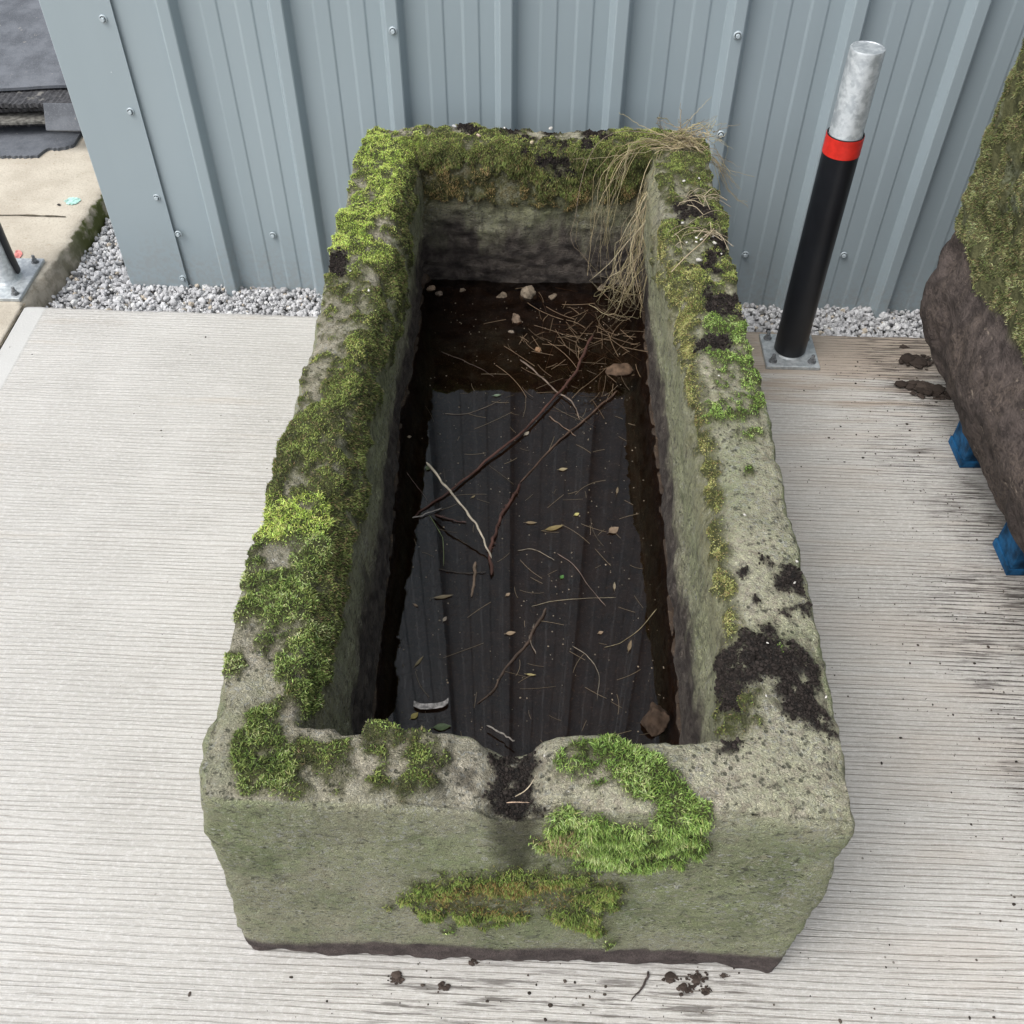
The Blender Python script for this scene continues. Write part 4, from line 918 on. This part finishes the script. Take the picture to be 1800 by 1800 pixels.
# thin curved grass stalks that read singly on the water
for k, (l, col, lab) in enumerate([
 ([(935, 1066), (975, 1056), (1020, 1052), (1083, 1050)], (.26, .22, .15), 'long thin pale stalk lying level across the front water'),
 ([(782, 727), (815, 728), (850, 717), (882, 702)], (.24, .19, .14), 'thin stalk left of the long bramble stem at the shade line'),
 ([(910, 968), (935, 965), (958, 975), (975, 985)], (.26, .22, .16), 'short arched stalk right of the stick foot'),
 ([(1006, 1135), (1035, 1155), (1052, 1185), (1050, 1230)], (.24, .21, .16), 'long curved stalk bending down near the front right'),
 ([(1155, 1070), (1125, 1105), (1090, 1130), (1062, 1138)], (.30, .25, .15), 'curved tan stalk from the right bank toward the middle'),
 ([(980, 972), (1010, 995), (1035, 1030), (1065, 1066)], (.20, .15, .12), 'dark slanting stalk right of the clover leaf'),
 ([(780, 995), (779, 950), (772, 935), (755, 905)], (.22, .27, .12), 'greenish stalk standing left of the pale stick'),
 ([(715, 830), (735, 858), (752, 880)], (.17, .12, .10), 'thin dark stalk by the left bank above the bramble tip')]):
    twig('grass_stalk', wpts(l, 0.0012), 0.0009, 0.0006, col, lab, 'stalk', 'stalks on the water', 0, 26, 0.001, 40 + k)

# ------------------------------------------------------------------ dry grass tuft on the back right corner
def grass_tuft():
    mg = Merge(); root = np.array([0.415, 2.300, RIM + 0.012])
    def blade(pts, r=0.0009, col=(0.50, 0.435, 0.285), jit=0.012, n=22):
        P = np.array(pts, float); P[1:] += rng.normal(0, jit, (len(P) - 1, 3)) * np.linspace(0.5, 1.3, len(P) - 1)[:, None]; P[0] += rng.normal(0, 0.014, 3) * [1, 1, 0.3]
        Q = curve(P, n)
        if rng.random() < 0.55:
            d_ = np.r_[0, np.cumsum(np.linalg.norm(np.diff(P, axis=0), axis=1))]; Lq = np.stack([np.interp(np.linspace(0, d_[-1], n), d_, P[:, k_]) for k_ in range(3)], -1); Q = 0.25 * Q + 0.75 * Lq
        Q[1:-1] += rng.normal(0, 0.0012, (n - 2, 3)); v, q = tube_np(Q, np.linspace(r, r * 0.45, n) * rng.uniform(0.4, 1.25), 4); g = rng.uniform(0.5, 1.25); c = np.array(col) * g * np.array([1, rng.uniform(0.92, 1.02), rng.uniform(0.75, 1.05)])
        if rng.random() < 0.25: c = np.array([0.30, 0.24, 0.15]) * g
        mg.add(v, [q], c)
    A = lambda x, y, Yd: aty(x, y, Yd)
    for k in range(56):      # main hank falling into the water
        f = rng.uniform(0, 1)
        blade([root + [0.015 * rng.normal(), 0, 0], A(1165 + 20 * f, 272, 2.27), A(1135 + 25 * f, 350, 2.20), A(1092 + 45 * f, 440, 2.14), A(1070 + 55 * f, 520, 2.09), atz(1062 + 45 * f, 570 - 90 * rng.random(), ZW + 0.005)], 0.00095, jit=0.027)
    for k in range(13):     # shorter strands fanning left over the back face
        f = rng.uniform(0, 1)
        blade([root, A(1140 - 60 * f, 240 + 25 * rng.random(), 2.27), A(1110 - 70 * f, 290 + 20 * rng.random(), 2.2), A(1090 - 70 * f, 360 + 30 * rng.random(), 2.17), A(1075 - 60 * f, 420 + 60 * rng.random(), 2.15)], 0.0009, jit=0.016)
    for k in range(4):
        blade([root, A(1090 + 10 * k, 240 + 9 * k, 2.27), A(1042 + 14 * k, 280 + 8 * k, 2.2), A(1012 + 12 * k, 370 + 14 * k, 2.16)] + ([A(1010, 420, 2.15), A(1032, 452, 2.14), A(1050, 475, 2.14)] if k < 2 else []), 0.0010, jit=0.012)
    blade([root, A(1080, 275, 2.24), A(1040, 279, 2.2), A(999, 284, 2.2), A(1012, 258, 2.2)], 0.001, jit=0.004)
    for k in range(20):     # strands arching out to the right
        f = rng.uniform(0, 1)
        blade([root + [0.02, 0, 0], A(1215, 250 - 6 * f, 2.27), A(1250 + 10 * f, 255 + 30 * f, 2.27), A(1275 + 15 * f, 300 + 40 * f, 2.27)], 0.0009, jit=0.014)
    for k in range(3): blade([root + [0.02, 0, 0], A(1225, 262, 2.24), A(1260, 285, 2.25), A(1278, 330, 2.25), A(1297, 348, 2.25), A(1316, 359, 2.25)], 0.0009, jit=0.004)
    for k in range(60):     # tangled mat lying on the corner
        a = rng.uniform(0, 6.28); p = root + [rng.normal(0, 0.03), rng.normal(0, 0.02), 0.01]; d = np.array([math.cos(a), 0.5 * math.sin(a), rng.uniform(0.0, 0.6)]) * rng.uniform(0.4, 1.1)
        blade([p, p + d * 0.05, p + d * 0.10 + [0, 0, 0.004]], 0.0009, jit=0.010)
    for (a, b, c) in (((1195, 250), (1196, 225), (1195, 193)), ((1190, 240), (1205, 222), (1214, 204)), ((1155, 240), (1157, 218), (1157, 200))): blade([A(*a, 2.3), A(*b, 2.3), A(*c, 2.3)], 0.0009, jit=0.002)
    blade([A(1157, 200, 2.3), A(1172, 210, 2.3), A(1186, 222, 2.3)], 0.0009, jit=0.001)
    tag(link('dry_grass', mg.mesh('dry_grass'), STRAW_M), 'tuft of dry straw coloured grass drooping from the back right corner of the trough', 'grass tuft')
    mg = Merge()
    for k in range(40):
        f = rng.uniform(0, 1); x, y = rng.uniform(1190, 1268), rng.choice([rng.normal(402, 14), rng.normal(352, 9)]); p = atz(x, y, RIM + 0.014); a = rng.normal(0.0, 0.8); L = rng.uniform(0.02, 0.08)
        d = np.array([math.cos(a), math.sin(a), 0]) * L / 2; P = curve([p - d, p + [0, 0, rng.uniform(0.004, 0.014)], p + d + [0, 0, -0.004]], 12); v, q = tube_np(P, rng.uniform(0.0004, 0.0008), 4); mg.add(v, [q], np.array([0.50, 0.42, 0.29]) * rng.uniform(0.6, 1.2))
    tag(link('dry_grass', mg.mesh('dry_grass'), STRAW_M), 'thin scatter of dead grass flattened across the soil of the right rim', 'grass tuft')
    P = curve([atz(1180, 478, RIM + 0.012), atz(1205, 452, RIM + 0.025), atz(1235, 425, RIM + 0.03), atz(1255, 402, RIM + 0.02)], 20); v, q = tube_np(P, 0.0011, 5)
    m2 = Merge(); m2.add(v, [q], (0.5, 0.40, 0.27)); tag(link('grass_stalk', m2.mesh('grass_stalk'), STRAW_M), 'single pale stalk slanting over the soil of the right rim', 'stalk')
grass_tuft()
twig('grass_stalk', [atz(905, 1400, RIM - 0.005), atz(925, 1388, RIM + 0.02), atz(945, 1360, RIM + 0.02)], 0.0009, 0.0006, (0.5, 0.42, 0.3), 'tan stalk slanting up from the soil in the spout', 'stalk', None, 0, 14, 0.0005, 61)
twig('grass_stalk', [atz(890, 1411, RIM - 0.008), atz(910, 1410, RIM + 0.006), atz(930, 1411, RIM + 0.006)], 0.0009, 0.0006, (0.5, 0.36, 0.26), 'reddish tan stalk lying level in the spout soil', 'stalk', None, 0, 14, 0.0005, 62)

# ------------------------------------------------------------------ pebbles on the rim
PB = [(842, 238, 9, 'pinkish'), (968, 226, 8, 'white'), (798, 222, 8, 'grey'), (935, 250, 8, 'tan'), (823, 237, 6, 'tan'), (887, 225, 5, 'white'), (1203, 318, 6, 'white'), (1229, 313, 5, 'white'), (1200, 392, 8, 'white'), (1224, 418, 6, 'white'), (1233, 421, 6, 'white'), (1224, 425, 5, 'white'), (1207, 426, 5, 'white'), (1256, 427, 8, 'white'), (1254, 415, 5, 'white'), (1229, 457, 11, 'white'), (1234, 487, 6, 'white'), (1250, 497, 4, 'white'), (1268, 446, 4, 'white'), (1241, 413, 5, 'pinkish'), (648, 510, 7, 'white'), (616, 476, 4, 'white'), (1401, 987, 6, 'white'), (1397, 1024, 5, 'white'), (1309, 905, 6, 'white'), (1452, 1225, 5, 'white'), (1349, 1130, 5, 'white'), (1347, 1223, 5, 'white'), (1264, 660, 4, 'white'), (957, 1328, 4, 'white')]
PC = dict(white=(0.50, 0.48, 0.44), tan=(0.36, 0.30, 0.21), pinkish=(0.42, 0.33, 0.26), grey=(0.38, 0.38, 0.38))
PL = {0: 'pinkish pebble in moss on the left of the back rim', 1: 'white pebble topmost on the middle of the back rim', 2: 'upright grey pebble at the left of the back rim', 3: 'tan pebble on dark soil in the middle of the back rim', 4: 'tan pebble touching the pinkish one on the back rim', 5: 'tiny white pebble on the far edge of the back rim',
      8: 'white pebble under the flattened dead grass on the right rim', 15: 'largest white pebble on the soil of the right rim', 20: 'bright white pebble on the moss of the left rim', 21: 'tiny white pebble on the dark spot of the left rim', 24: 'lone white pebble on the bare pale middle of the right rim', 29: 'tiny white pebble beside the moss ring on the front rim',
      22: 'white pebble above the round soil patch on the right rim', 23: 'white pebble inside the round soil patch on the right rim', 25: 'white pebble on bare stone at the outer front right edge', 26: 'white pebble beside green moss on the front right soil', 27: 'white pebble in the dark soil of the front right corner', 28: 'tiny white pebble on the moss of the right rim level with the bollard plate'}
for k, (x, y, d, c) in enumerate(PB):
    s = d * 0.5 * (np.linalg.norm(atz(x, y, RIM) - CO)) / F
    lab = PL.get(k, 'small white pebble in the cluster on dark soil of the back right rim' if 9 <= k <= 19 and c == 'white' else 'pinkish pebble in the cluster on the right rim' if c == 'pinkish' else 'small white pebble in moss between the grass tuft and the flattened grass')
    stone_at('pebble', x, y, RIM + 0.008 + s * 0.4, (s * 1.15, s * 0.8, s * 0.6), PC[c], lab, 700 + k, 'pebbles on the trough rim', 'pebble', 2, 0.30)

# ------------------------------------------------------------------ bollards
BLK = mat_simple('black_plastic', (0.010, 0.011, 0.014), 0.38, 0, 0.4, 0.1, 20)
ZINC = mat_simple('zinc_bolt', (0.24, 0.25, 0.26), 0.45, 0.5, 0.4, 0.25, 120)
RED = mat_simple('red_band', (0.62, 0.028, 0.018), 0.45, 0, 0.4, 0.08, 60)
def bollard(loc, rz, label, torn=False):
    b = empty('bollard', loc, rz); tag(b, label, 'bollard', 'bollards along the building')
    hs = 0.0725 if not torn else 0.076; hy = hs if not torn else 0.105
    bm = bmesh.new(); add_box(bm, (0, 0, 0.006), (2 * hs, 2 * hy, 0.012), 0, 0.0025); bm_obj('base_plate', bm, GALV, b)
    hb = hs - 0.020; hby = hy - 0.022
    for sx_ in (-1, 1):
        for sy_ in (-1, 1):
            bm = bmesh.new(); add_lathe(bm, [(0.0115, 0.012), (0.0115, 0.0142), (0.006, 0.0142)], 20); add_lathe(bm, [(0.0082, 0.0142), (0.0086, 0.0155), (0.0086, 0.0215), (0.0076, 0.0228), (0.0048, 0.0228)], 6); add_lathe(bm, [(0.0048, 0.02), (0.0048, 0.034), (0.004, 0.035), (0, 0.035)], 14)
            o = bm_obj('bolt', bm, ZINC, b, loc=(sx_ * hb, sy_ * hby, 0))
    zt, zb, zr = 0.8236, 0.587, 0.633
    bm = bmesh.new(); add_lathe(bm, [(0.0445, 0.012), (0.0405, 0.017), (0.038, 0.020), (0.038, zt - 0.003), (0.0365, zt), (0.0335, zt + 0.0004), (0.0325, zt - 0.0012), (0, zt - 0.0008)], 56); o = bm_obj('post', bm, GALV, b, True)
    md = o.modifiers.new('edges', 'EDGE_SPLIT'); md.split_angle = math.radians(40)
    if not torn:
        bm = bmesh.new(); add_lathe(bm, [(0.0405, 0.018), (0.0425, 0.018), (0.0425, zr), (0.0405, zr)], 56); s_ = bm_obj('sleeve', bm, BLK, b, True); s_.modifiers.new('edges', 'EDGE_SPLIT').split_angle = math.radians(40)
        bm = bmesh.new(); add_lathe(bm, [(0.0426, zb), (0.0432, zb), (0.0432, zr - 0.002), (0.0426, zr - 0.002)], 56); bm_obj('red_band', bm, RED, b, True).modifiers.new('edges', 'EDGE_SPLIT').split_angle = math.radians(40)
    else:
        n = 30; zs_ = np.linspace(0.03, 0.62, 50); V_ = []
        for r_ in (0.0395, 0.0425):
            V_.append(np.array([[(r_ * math.cos(a) + 0.006 * math.exp(-z / 0.05), r_ * math.sin(a), z) for a in np.linspace(-0.42 + 0.5 * math.exp(-z / 0.03), 1.7, n)] for z in zs_]))
        mg_ = Merge(); mg_.add(V_[1].reshape(-1, 3), [grid_faces(50, n)]); mg_.add(V_[0].reshape(-1, 3), [grid_faces(50, n)[:, ::-1]])
        o = link('sleeve', mg_.mesh('sleeve'), BLK, b); o['label'] = 'split black sleeve covering one side only'
    return b
bollard((0.7595, 2.186, 0.0), -0.03, 'bollard with black sleeve, red band and bare galvanised top, right of the trough')
bollard((-1.506, 2.512, 0.0), -0.02, 'galvanised bollard with a split black sleeve on the tan slab at the far left', True)

# ------------------------------------------------------------------ rubber mats
def mats():
    t = NT('rubber_sheet'); n = t.noise(9, 5, 0.65); f = t.noise(220, 3)
    c = t.mix(t.mr(n, 0.35, 0.68), (0.070, 0.077, 0.090), (0.135, 0.146, 0.165)); c = t.mix(t.mul(t.mr(f, 0.5, 0.7), 0.5), c, (0.18, 0.185, 0.20))
    c = t.mix(t.mul(t.mr(t.noise(34, 3, 0.8), 0.66, 0.72), 0.6), c, (0.34, 0.32, 0.29))
    t.bsdf(c, 0.62, 0, 0.4, t.bump(f, 0.5, 0.002)); RUB = t.m
    t = NT('rubber_dark'); n = t.noise(60, 4, 0.65); c = t.mix(t.mr(n, 0.35, 0.65), (0.028, 0.028, 0.031), (0.075, 0.075, 0.08)); c = t.mix(t.mul(t.mr(t.noise(14, 4, 0.7), 0.58, 0.68), 0.7), c, (0.23, 0.22, 0.20))
    t.bsdf(c, 0.75, 0, 0.3, t.bump(n, 0.5, 0.003)); RUD = t.m
    DUST = mat_simple('dusty_rubber', (0.17, 0.165, 0.15), 0.85, 0, 0.2, 0.3, 60)
    def mat(x0, x1, y0, y1, z0, th, seed, m, label, ridge=0.004, skew=0.0, sag=0.0, cutx=None, nx=260, ny=60):
        """a sheet with a studded (scalloped) edge, thick, softly wavy"""
        X = np.linspace(x0, x1, nx); Yt = np.linspace(0, 1, ny); G = np.zeros((2, ny, nx, 3))
        scal = ridge * np.sign(np.sin(X * 2 * math.pi / 0.020)) * 0.5 + 0.004 * vnoise(np.stack([X * 9, X * 0, X * 0], -1), seed)
        y_f = y0 + skew * (X - x0) + scal + 0.014 * vnoise(np.stack([X * 3, X * 0, X * 0], -1), seed + 2)
        if cutx is not None: y_f = y_f + 0.055 * sstep(cutx, cutx + 0.02, X) + 0.04 * sstep(cutx + 0.06, cutx + 0.13, X)
        for iy, ty in enumerate(Yt):
            yy = y_f * (1 - ty) + y1 * ty
            zz_ = z0 + 0.012 * fbm(np.stack([X * 2.2, yy * 2.2, X * 0], -1), seed + 5, 2) * (0.5 if sag == 0 else 1) + sag * (1 - math.exp(-ty * 5))
            studs = 0.0025 * (np.sin(X * 2 * math.pi / 0.020) > 0) * (m is RUD)
            G[0, iy] = np.stack([X, yy, zz_], -1); G[1, iy] = np.stack([X, yy, zz_ + th + studs], -1)
        mg_ = Merge(); f = grid_faces(ny, nx); mg_.add(G[1].reshape(-1, 3), [f]); mg_.add(G[0].reshape(-1, 3), [f[:, ::-1]])
        for (a, b) in ((G[0][0], G[1][0]), (G[1][-1], G[0][-1]), (G[1][:, 0], G[0][:, 0]), (G[0][:, -1], G[1][:, -1])):
            k = len(a); mg_.add(np.concatenate([a, b]), [grid_faces(2, k)])
        tag(link('rubber_mat', mg_.mesh('rubber_mat', False), m), label, 'rubber mat', 'stacked rubber mats')
    mat(-3.6, -1.56, 3.255, 4.9, 0.000, 0.012, 1, RUB, 'lowest grey rubber mat of the stack, its torn corner lying on the tan slab', 0.006, 0.0, 0, -1.665)
    mat(-3.6, -1.44, 3.345, 4.95, 0.028, 0.017, 2, RUD, 'second rubber mat from the bottom with a studded edge', 0.007, 0.045)
    mat(-3.6, -1.44, 3.372, 4.95, 0.054, 0.009, 3, DUST, 'third rubber mat up with a dusty pale edge strip', 0.001, 0.01)
    mat(-3.6, -1.44, 3.415, 4.95, 0.074, 0.012, 4, RUD, 'fourth rubber mat up, black with dark gaps around it', 0.005, 0.02)
    mat(-3.6, -1.44, 3.385, 4.95, 0.100, 0.014, 5, RUD, 'fifth rubber mat up directly beneath the big top sheet', 0.005, 0.02)
    mat(-3.6, -1.40, 3.385, 5.4, 0.128, 0.010, 6, RUB, 'big smooth blue grey rubber sheet draped over the mat stack', 0.0, 0.07, 0.10)
    bm = bmesh.new(); a, b, c_, d = [aty(*q, 3.33) for q in ((87, 232), (141, 222), (137, 180), (84, 190))]
    cpt = (a + b + c_ + d) / 4
    add_box(bm, (0, 0, 0), (0.125, 0.016, 0.090), 0.0, 0.003); bmesh.ops.rotate(bm, cent=(0, 0, 0), matrix=Matrix.Rotation(-0.55, 3, 'X'), verts=bm.verts)
    o = bm_obj('rubber_offcut', bm, RUB, loc=tuple(cpt)); o.rotation_euler = (0, 0.05, 0.08); tag(o, 'small square rubber offcut leaning on the front of the mat stack', 'rubber offcut')
mats()

# ------------------------------------------------------------------ neighbouring stone block on its pallet
def block():
    x0, x1, y0, y1, z0, z1 = 1.030, 1.80, 0.55, 2.085, 0.135, 1.02
    mg_sub = 6
    bm = bmesh.new(); add_box(bm, ((x0 + x1) / 2, (y0 + y1) / 2, (z0 + z1) / 2), (x1 - x0, y1 - y0, z1 - z0))
    bmesh.ops.subdivide_edges(bm, edges=bm.edges[:], cuts=100, use_grid_fill=True)
    bm.verts.ensure_lookup_table(); V_ = np.array([v.co[:] for v in bm.verts]); Fq = np.array([[v.index for v in f.verts] for f in bm.faces]); bm.free()
    c = np.array([(x0 + x1) / 2, (y0 + y1) / 2, (z0 + z1) / 2]); h = np.array([x1 - x0, y1 - y0, z1 - z0]) / 2
    # rounded box: clamp to an inset core and push out along the offset
    def rounded(V_, r):
        d = V_ - c; core = np.clip(d, -(h - r), h - r); o_ = d - core; l = np.linalg.norm(o_, axis=1, keepdims=True); nrm = o_ / np.maximum(l, 1e-9); return c + core + nrm * r, nrm
    V_, nr = rounded(V_, 0.065)
    low = sstep(0.42, 0.14, V_[:, 2]); V_[:, 0] += 0.020 * low ** 2 * (V_[:, 0] < 1.4)
    V_[:, 0] -= 0.035 * np.exp(-((V_[:, 2] - 0.30) / 0.14) ** 2) * (V_[:, 0] < 1.4)
    D_ = 0.020 * fbm(V_ * 3.1, 400, 3) + 0.014 * (1 - 2 * np.abs(fbm(V_ * 9, 410, 4))) - 0.007 + 0.006 * fbm(V_ * 40, 420, 3)
    V_ = V_ + nr * D_[:, None]
    line = 0.505 + 0.12 * (V_[:, 1] - 2.09) + 0.07 * fbm(V_ * 6, 430, 4)
    line = np.maximum(line, 0.30)
    ms = sstep(-0.015, 0.02, V_[:, 2] - line)
    V_ = V_ + nr * (ms * (0.010 + 0.010 * fbm(V_ * 22, 440, 3)))[:, None]
    t = NT('soil_stained_stone'); n1 = t.noise(5, 4, 0.6); n2 = t.noise(30, 5, 0.65); n4 = t.noise(120, 4, 0.7)
    st = t.mix(t.mr(n2, 0.35, 0.65), (0.044, 0.035, 0.032), (0.100, 0.080, 0.072)); st = t.mix(t.mul(t.mr(n1, 0.45, 0.62), t.mr(n4, 0.4, 0.6), 0.6), st, (0.135, 0.105, 0.085))
    st = t.mix(t.mul(t.mr(t.noise(1, 4, 0.7, t.mapc((40, 14, 40), (0.4, 0.5, 0))), 0.64, 0.71), 0.65), st, (0.28, 0.23, 0.185))
    ms_c = t.mix(t.mr(n2, 0.36, 0.62), (0.045, 0.048, 0.020), (0.10, 0.10, 0.045)); ms_c = t.mix(t.mul(t.mr(n1, 0.54, 0.66), t.mr(n4, 0.4, 0.6), 0.6), ms_c, (0.20, 0.22, 0.16))
    col = t.mix(t.attr('moss'), st, ms_c)
    h_ = t.math('ADD', n2, t.mul(n4, 0.7)); t.bsdf(col, 0.9, 0, 0.25, t.bump(h_, 0.8, 0.009))
    b = tag(link('stone_block', mesh_np('stone_block', V_, [Fq], True, dict(moss=ms)), t.m), 'massive rough stone block, mossy above and soil brown below, raised on a blue pallet', 'stone block')
    # short moss
    q = V_[Fq]; ar = np.linalg.norm(np.cross(q[:, 2] - q[:, 0], q[:, 3] - q[:, 1]), axis=1) * 0.5; wq = ar * ms[Fq].mean(1) ** 2; wq *= (q[:, :, 0].mean(1) < 1.45)
    n = int(wq.sum() * 1e4 * 18); idx = rng.choice(len(Fq), n, p=wq / wq.sum()); a, b_ = rng.random((2, n, 1)); P = (q[idx, 0] * (1 - a) + q[idx, 1] * a) * (1 - b_) + (q[idx, 3] * (1 - a) + q[idx, 2] * a) * b_
    keep = fbm(P * 30, 450, 2) + 0.5 * fbm(P * 7, 451, 2) > -0.2; P = P[keep]; N = nr[Fq].mean(1)[idx][keep]
    PAL['block'] = [((0.085, 0.097, 0.038), 3), ((0.145, 0.155, 0.068), 3), ((0.032, 0.034, 0.016), 2.5), ((0.11, 0.09, 0.048), 1.6), ((0.23, 0.24, 0.13), 1.3)]
    Vb, qq, tr, cc = blades(P, N, 0.0065 * rng.uniform(0.5, 1.3, len(P)), rng.uniform(0.0011, 0.0018, len(P)), palette(P, 'block', 460), -0.1, 1.2, 0.3)
    mg = Merge(); mg.add(Vb, [qq, tr], cc); o = link('moss', mg.mesh('moss', False), MOSS_M, b)
    # pallet
    BLU = mat_simple('blue_painted_wood', (0.012, 0.085, 0.20), 0.7, 0, 0.25, 0.36, 34, 0.003)
    p = empty('pallet', (1.45, 1.45, 0)); tag(p, 'scuffed blue wooden pallet carrying the rough stone block', 'pallet')
    def plank(name, cx_, cy, cz, sx_, sy_, sz):
        bm = bmesh.new(); add_box(bm, (0, 0, 0), (sx_, sy_, sz), 0, 0.002); bm_obj(name, bm, BLU, p, loc=(cx_ - 1.45, cy - 1.45, cz))
    for yb in (0.80, 1.445, 1.785):
        plank('bottom_board', 1.524, yb, 0.0115, 0.86, 0.095, 0.021)
        for xb in (1.168, 1.48, 1.83): plank('spacer_block', xb, yb, 0.060, 0.14, 0.092, 0.075)
        plank('stringer_board', 1.516, yb, 0.109, 0.84, 0.095, 0.021)
    for xb in (1.20, 1.40, 1.60, 1.82): plank('deck_board', xb, 1.30, 0.131, 0.10, 1.15, 0.020)
block()

# ------------------------------------------------------------------ mud on the slab
def clod(px, py, s, label, seed, group='mud clods on the slab', flat=0.28):
    mg = Merge(); r = np.random.default_rng(seed); p = atz(px, py, 0.0); d = s * np.linalg.norm(p - CO) / F * 0.5
    for k in range(46):
        sz = d * r.lognormal(math.log(0.17), 0.45); V_, T = rock(1, (sz, sz * 0.8, sz * flat * 1.3), seed * 13 + k, 0.4, 3); o_ = np.array([r.normal(0, d * 0.42), r.normal(0, d * 0.26), sz * flat * 0.5 + d * 0.12 * r.random()]); mg.add(V_ + o_, [T], np.array([0.058, 0.045, 0.038]) * r.uniform(0.6, 1.3))
    tag(link('mud_clod', mg.mesh('mud_clod', False), SOIL_M, loc=(p[0], p[1], 0.001)), label, 'mud clod', group)
for k, (x, y, s, lab) in enumerate([
 (1612, 638, 58, 'brown mud clod farthest back beside the stone block'), (1618, 685, 70, 'largest brown mud clod beside the stone block'), (1652, 697, 40, 'mud clod touching the large one against the stone block'), (1590, 611, 16, 'small round mud crumb behind the mud clods'),
 (697, 1721, 28, 'dark mud clod in front of the trough, left of the pair'), (779, 1735, 24, 'smaller dark mud clod in front of the trough, right of the pair'), (832, 1693, 20, 'dark mud crumb tucked under the trough front'),
 (1180, 1720, 26, 'dark mud clod left end of the smear before the trough'), (1222, 1722, 38, 'darkest mud clod in the smear before the trough'), (1242, 1743, 22, 'mud clod at the front end of the smear'), (1271, 1716, 14, 'lone mud crumb right of the smear before the trough'), (1205, 1738, 30, 'flat mud clod in the middle of the smear before the trough')]):
    clod(x, y, s, lab, 900 + k)
twig('root_strand', [atz(*q, 0.003) for q in ((1140, 1708), (1135, 1725), (1122, 1745), (1108, 1760))], 0.003, 0.001, (0.07, 0.055, 0.05), 'thin dark root strand trailing from the mud smear before the trough', 'root', None, 0, 20, 0.003, 70)
mg = Merge()
for k in range(1300):
    if k < 330: x, y = 0.93 + rng.normal(0, 0.16), rng.uniform(0.4, 2.2)
    elif k < 480: x, y = rng.normal(0.15, 0.3), rng.normal(0.50, 0.04)
    elif k < 640: x, y = rng.uniform(0.45, 1.1), rng.uniform(0.3, 2.25)
    elif k < 700: x, y = rng.uniform(-1.6, 1.2), rng.uniform(0.25, 2.3)
    else: x, y = 1.0 + rng.normal(0, 0.10), rng.uniform(0.6, 2.2)
    if y > edge_y(x) - 0.02: continue
    s = min(rng.lognormal(math.log(0.0012), 0.5), 0.0045); v, t_ = Vr[rng.integers(6)]; mg.add(v * s * rng.uniform(0.6, 1.3, 3) * [1, 1, 0.6] + [x, y, s * 0.3], [t_], np.array([0.055, 0.045, 0.038]) * rng.uniform(0.5, 1.7))
tag(link('dirt_crumbs', mg.mesh('dirt_crumbs', False), SOIL_M), 'fine dark dirt crumbs sprinkled over the concrete slab', 'dirt', kind='stuff')
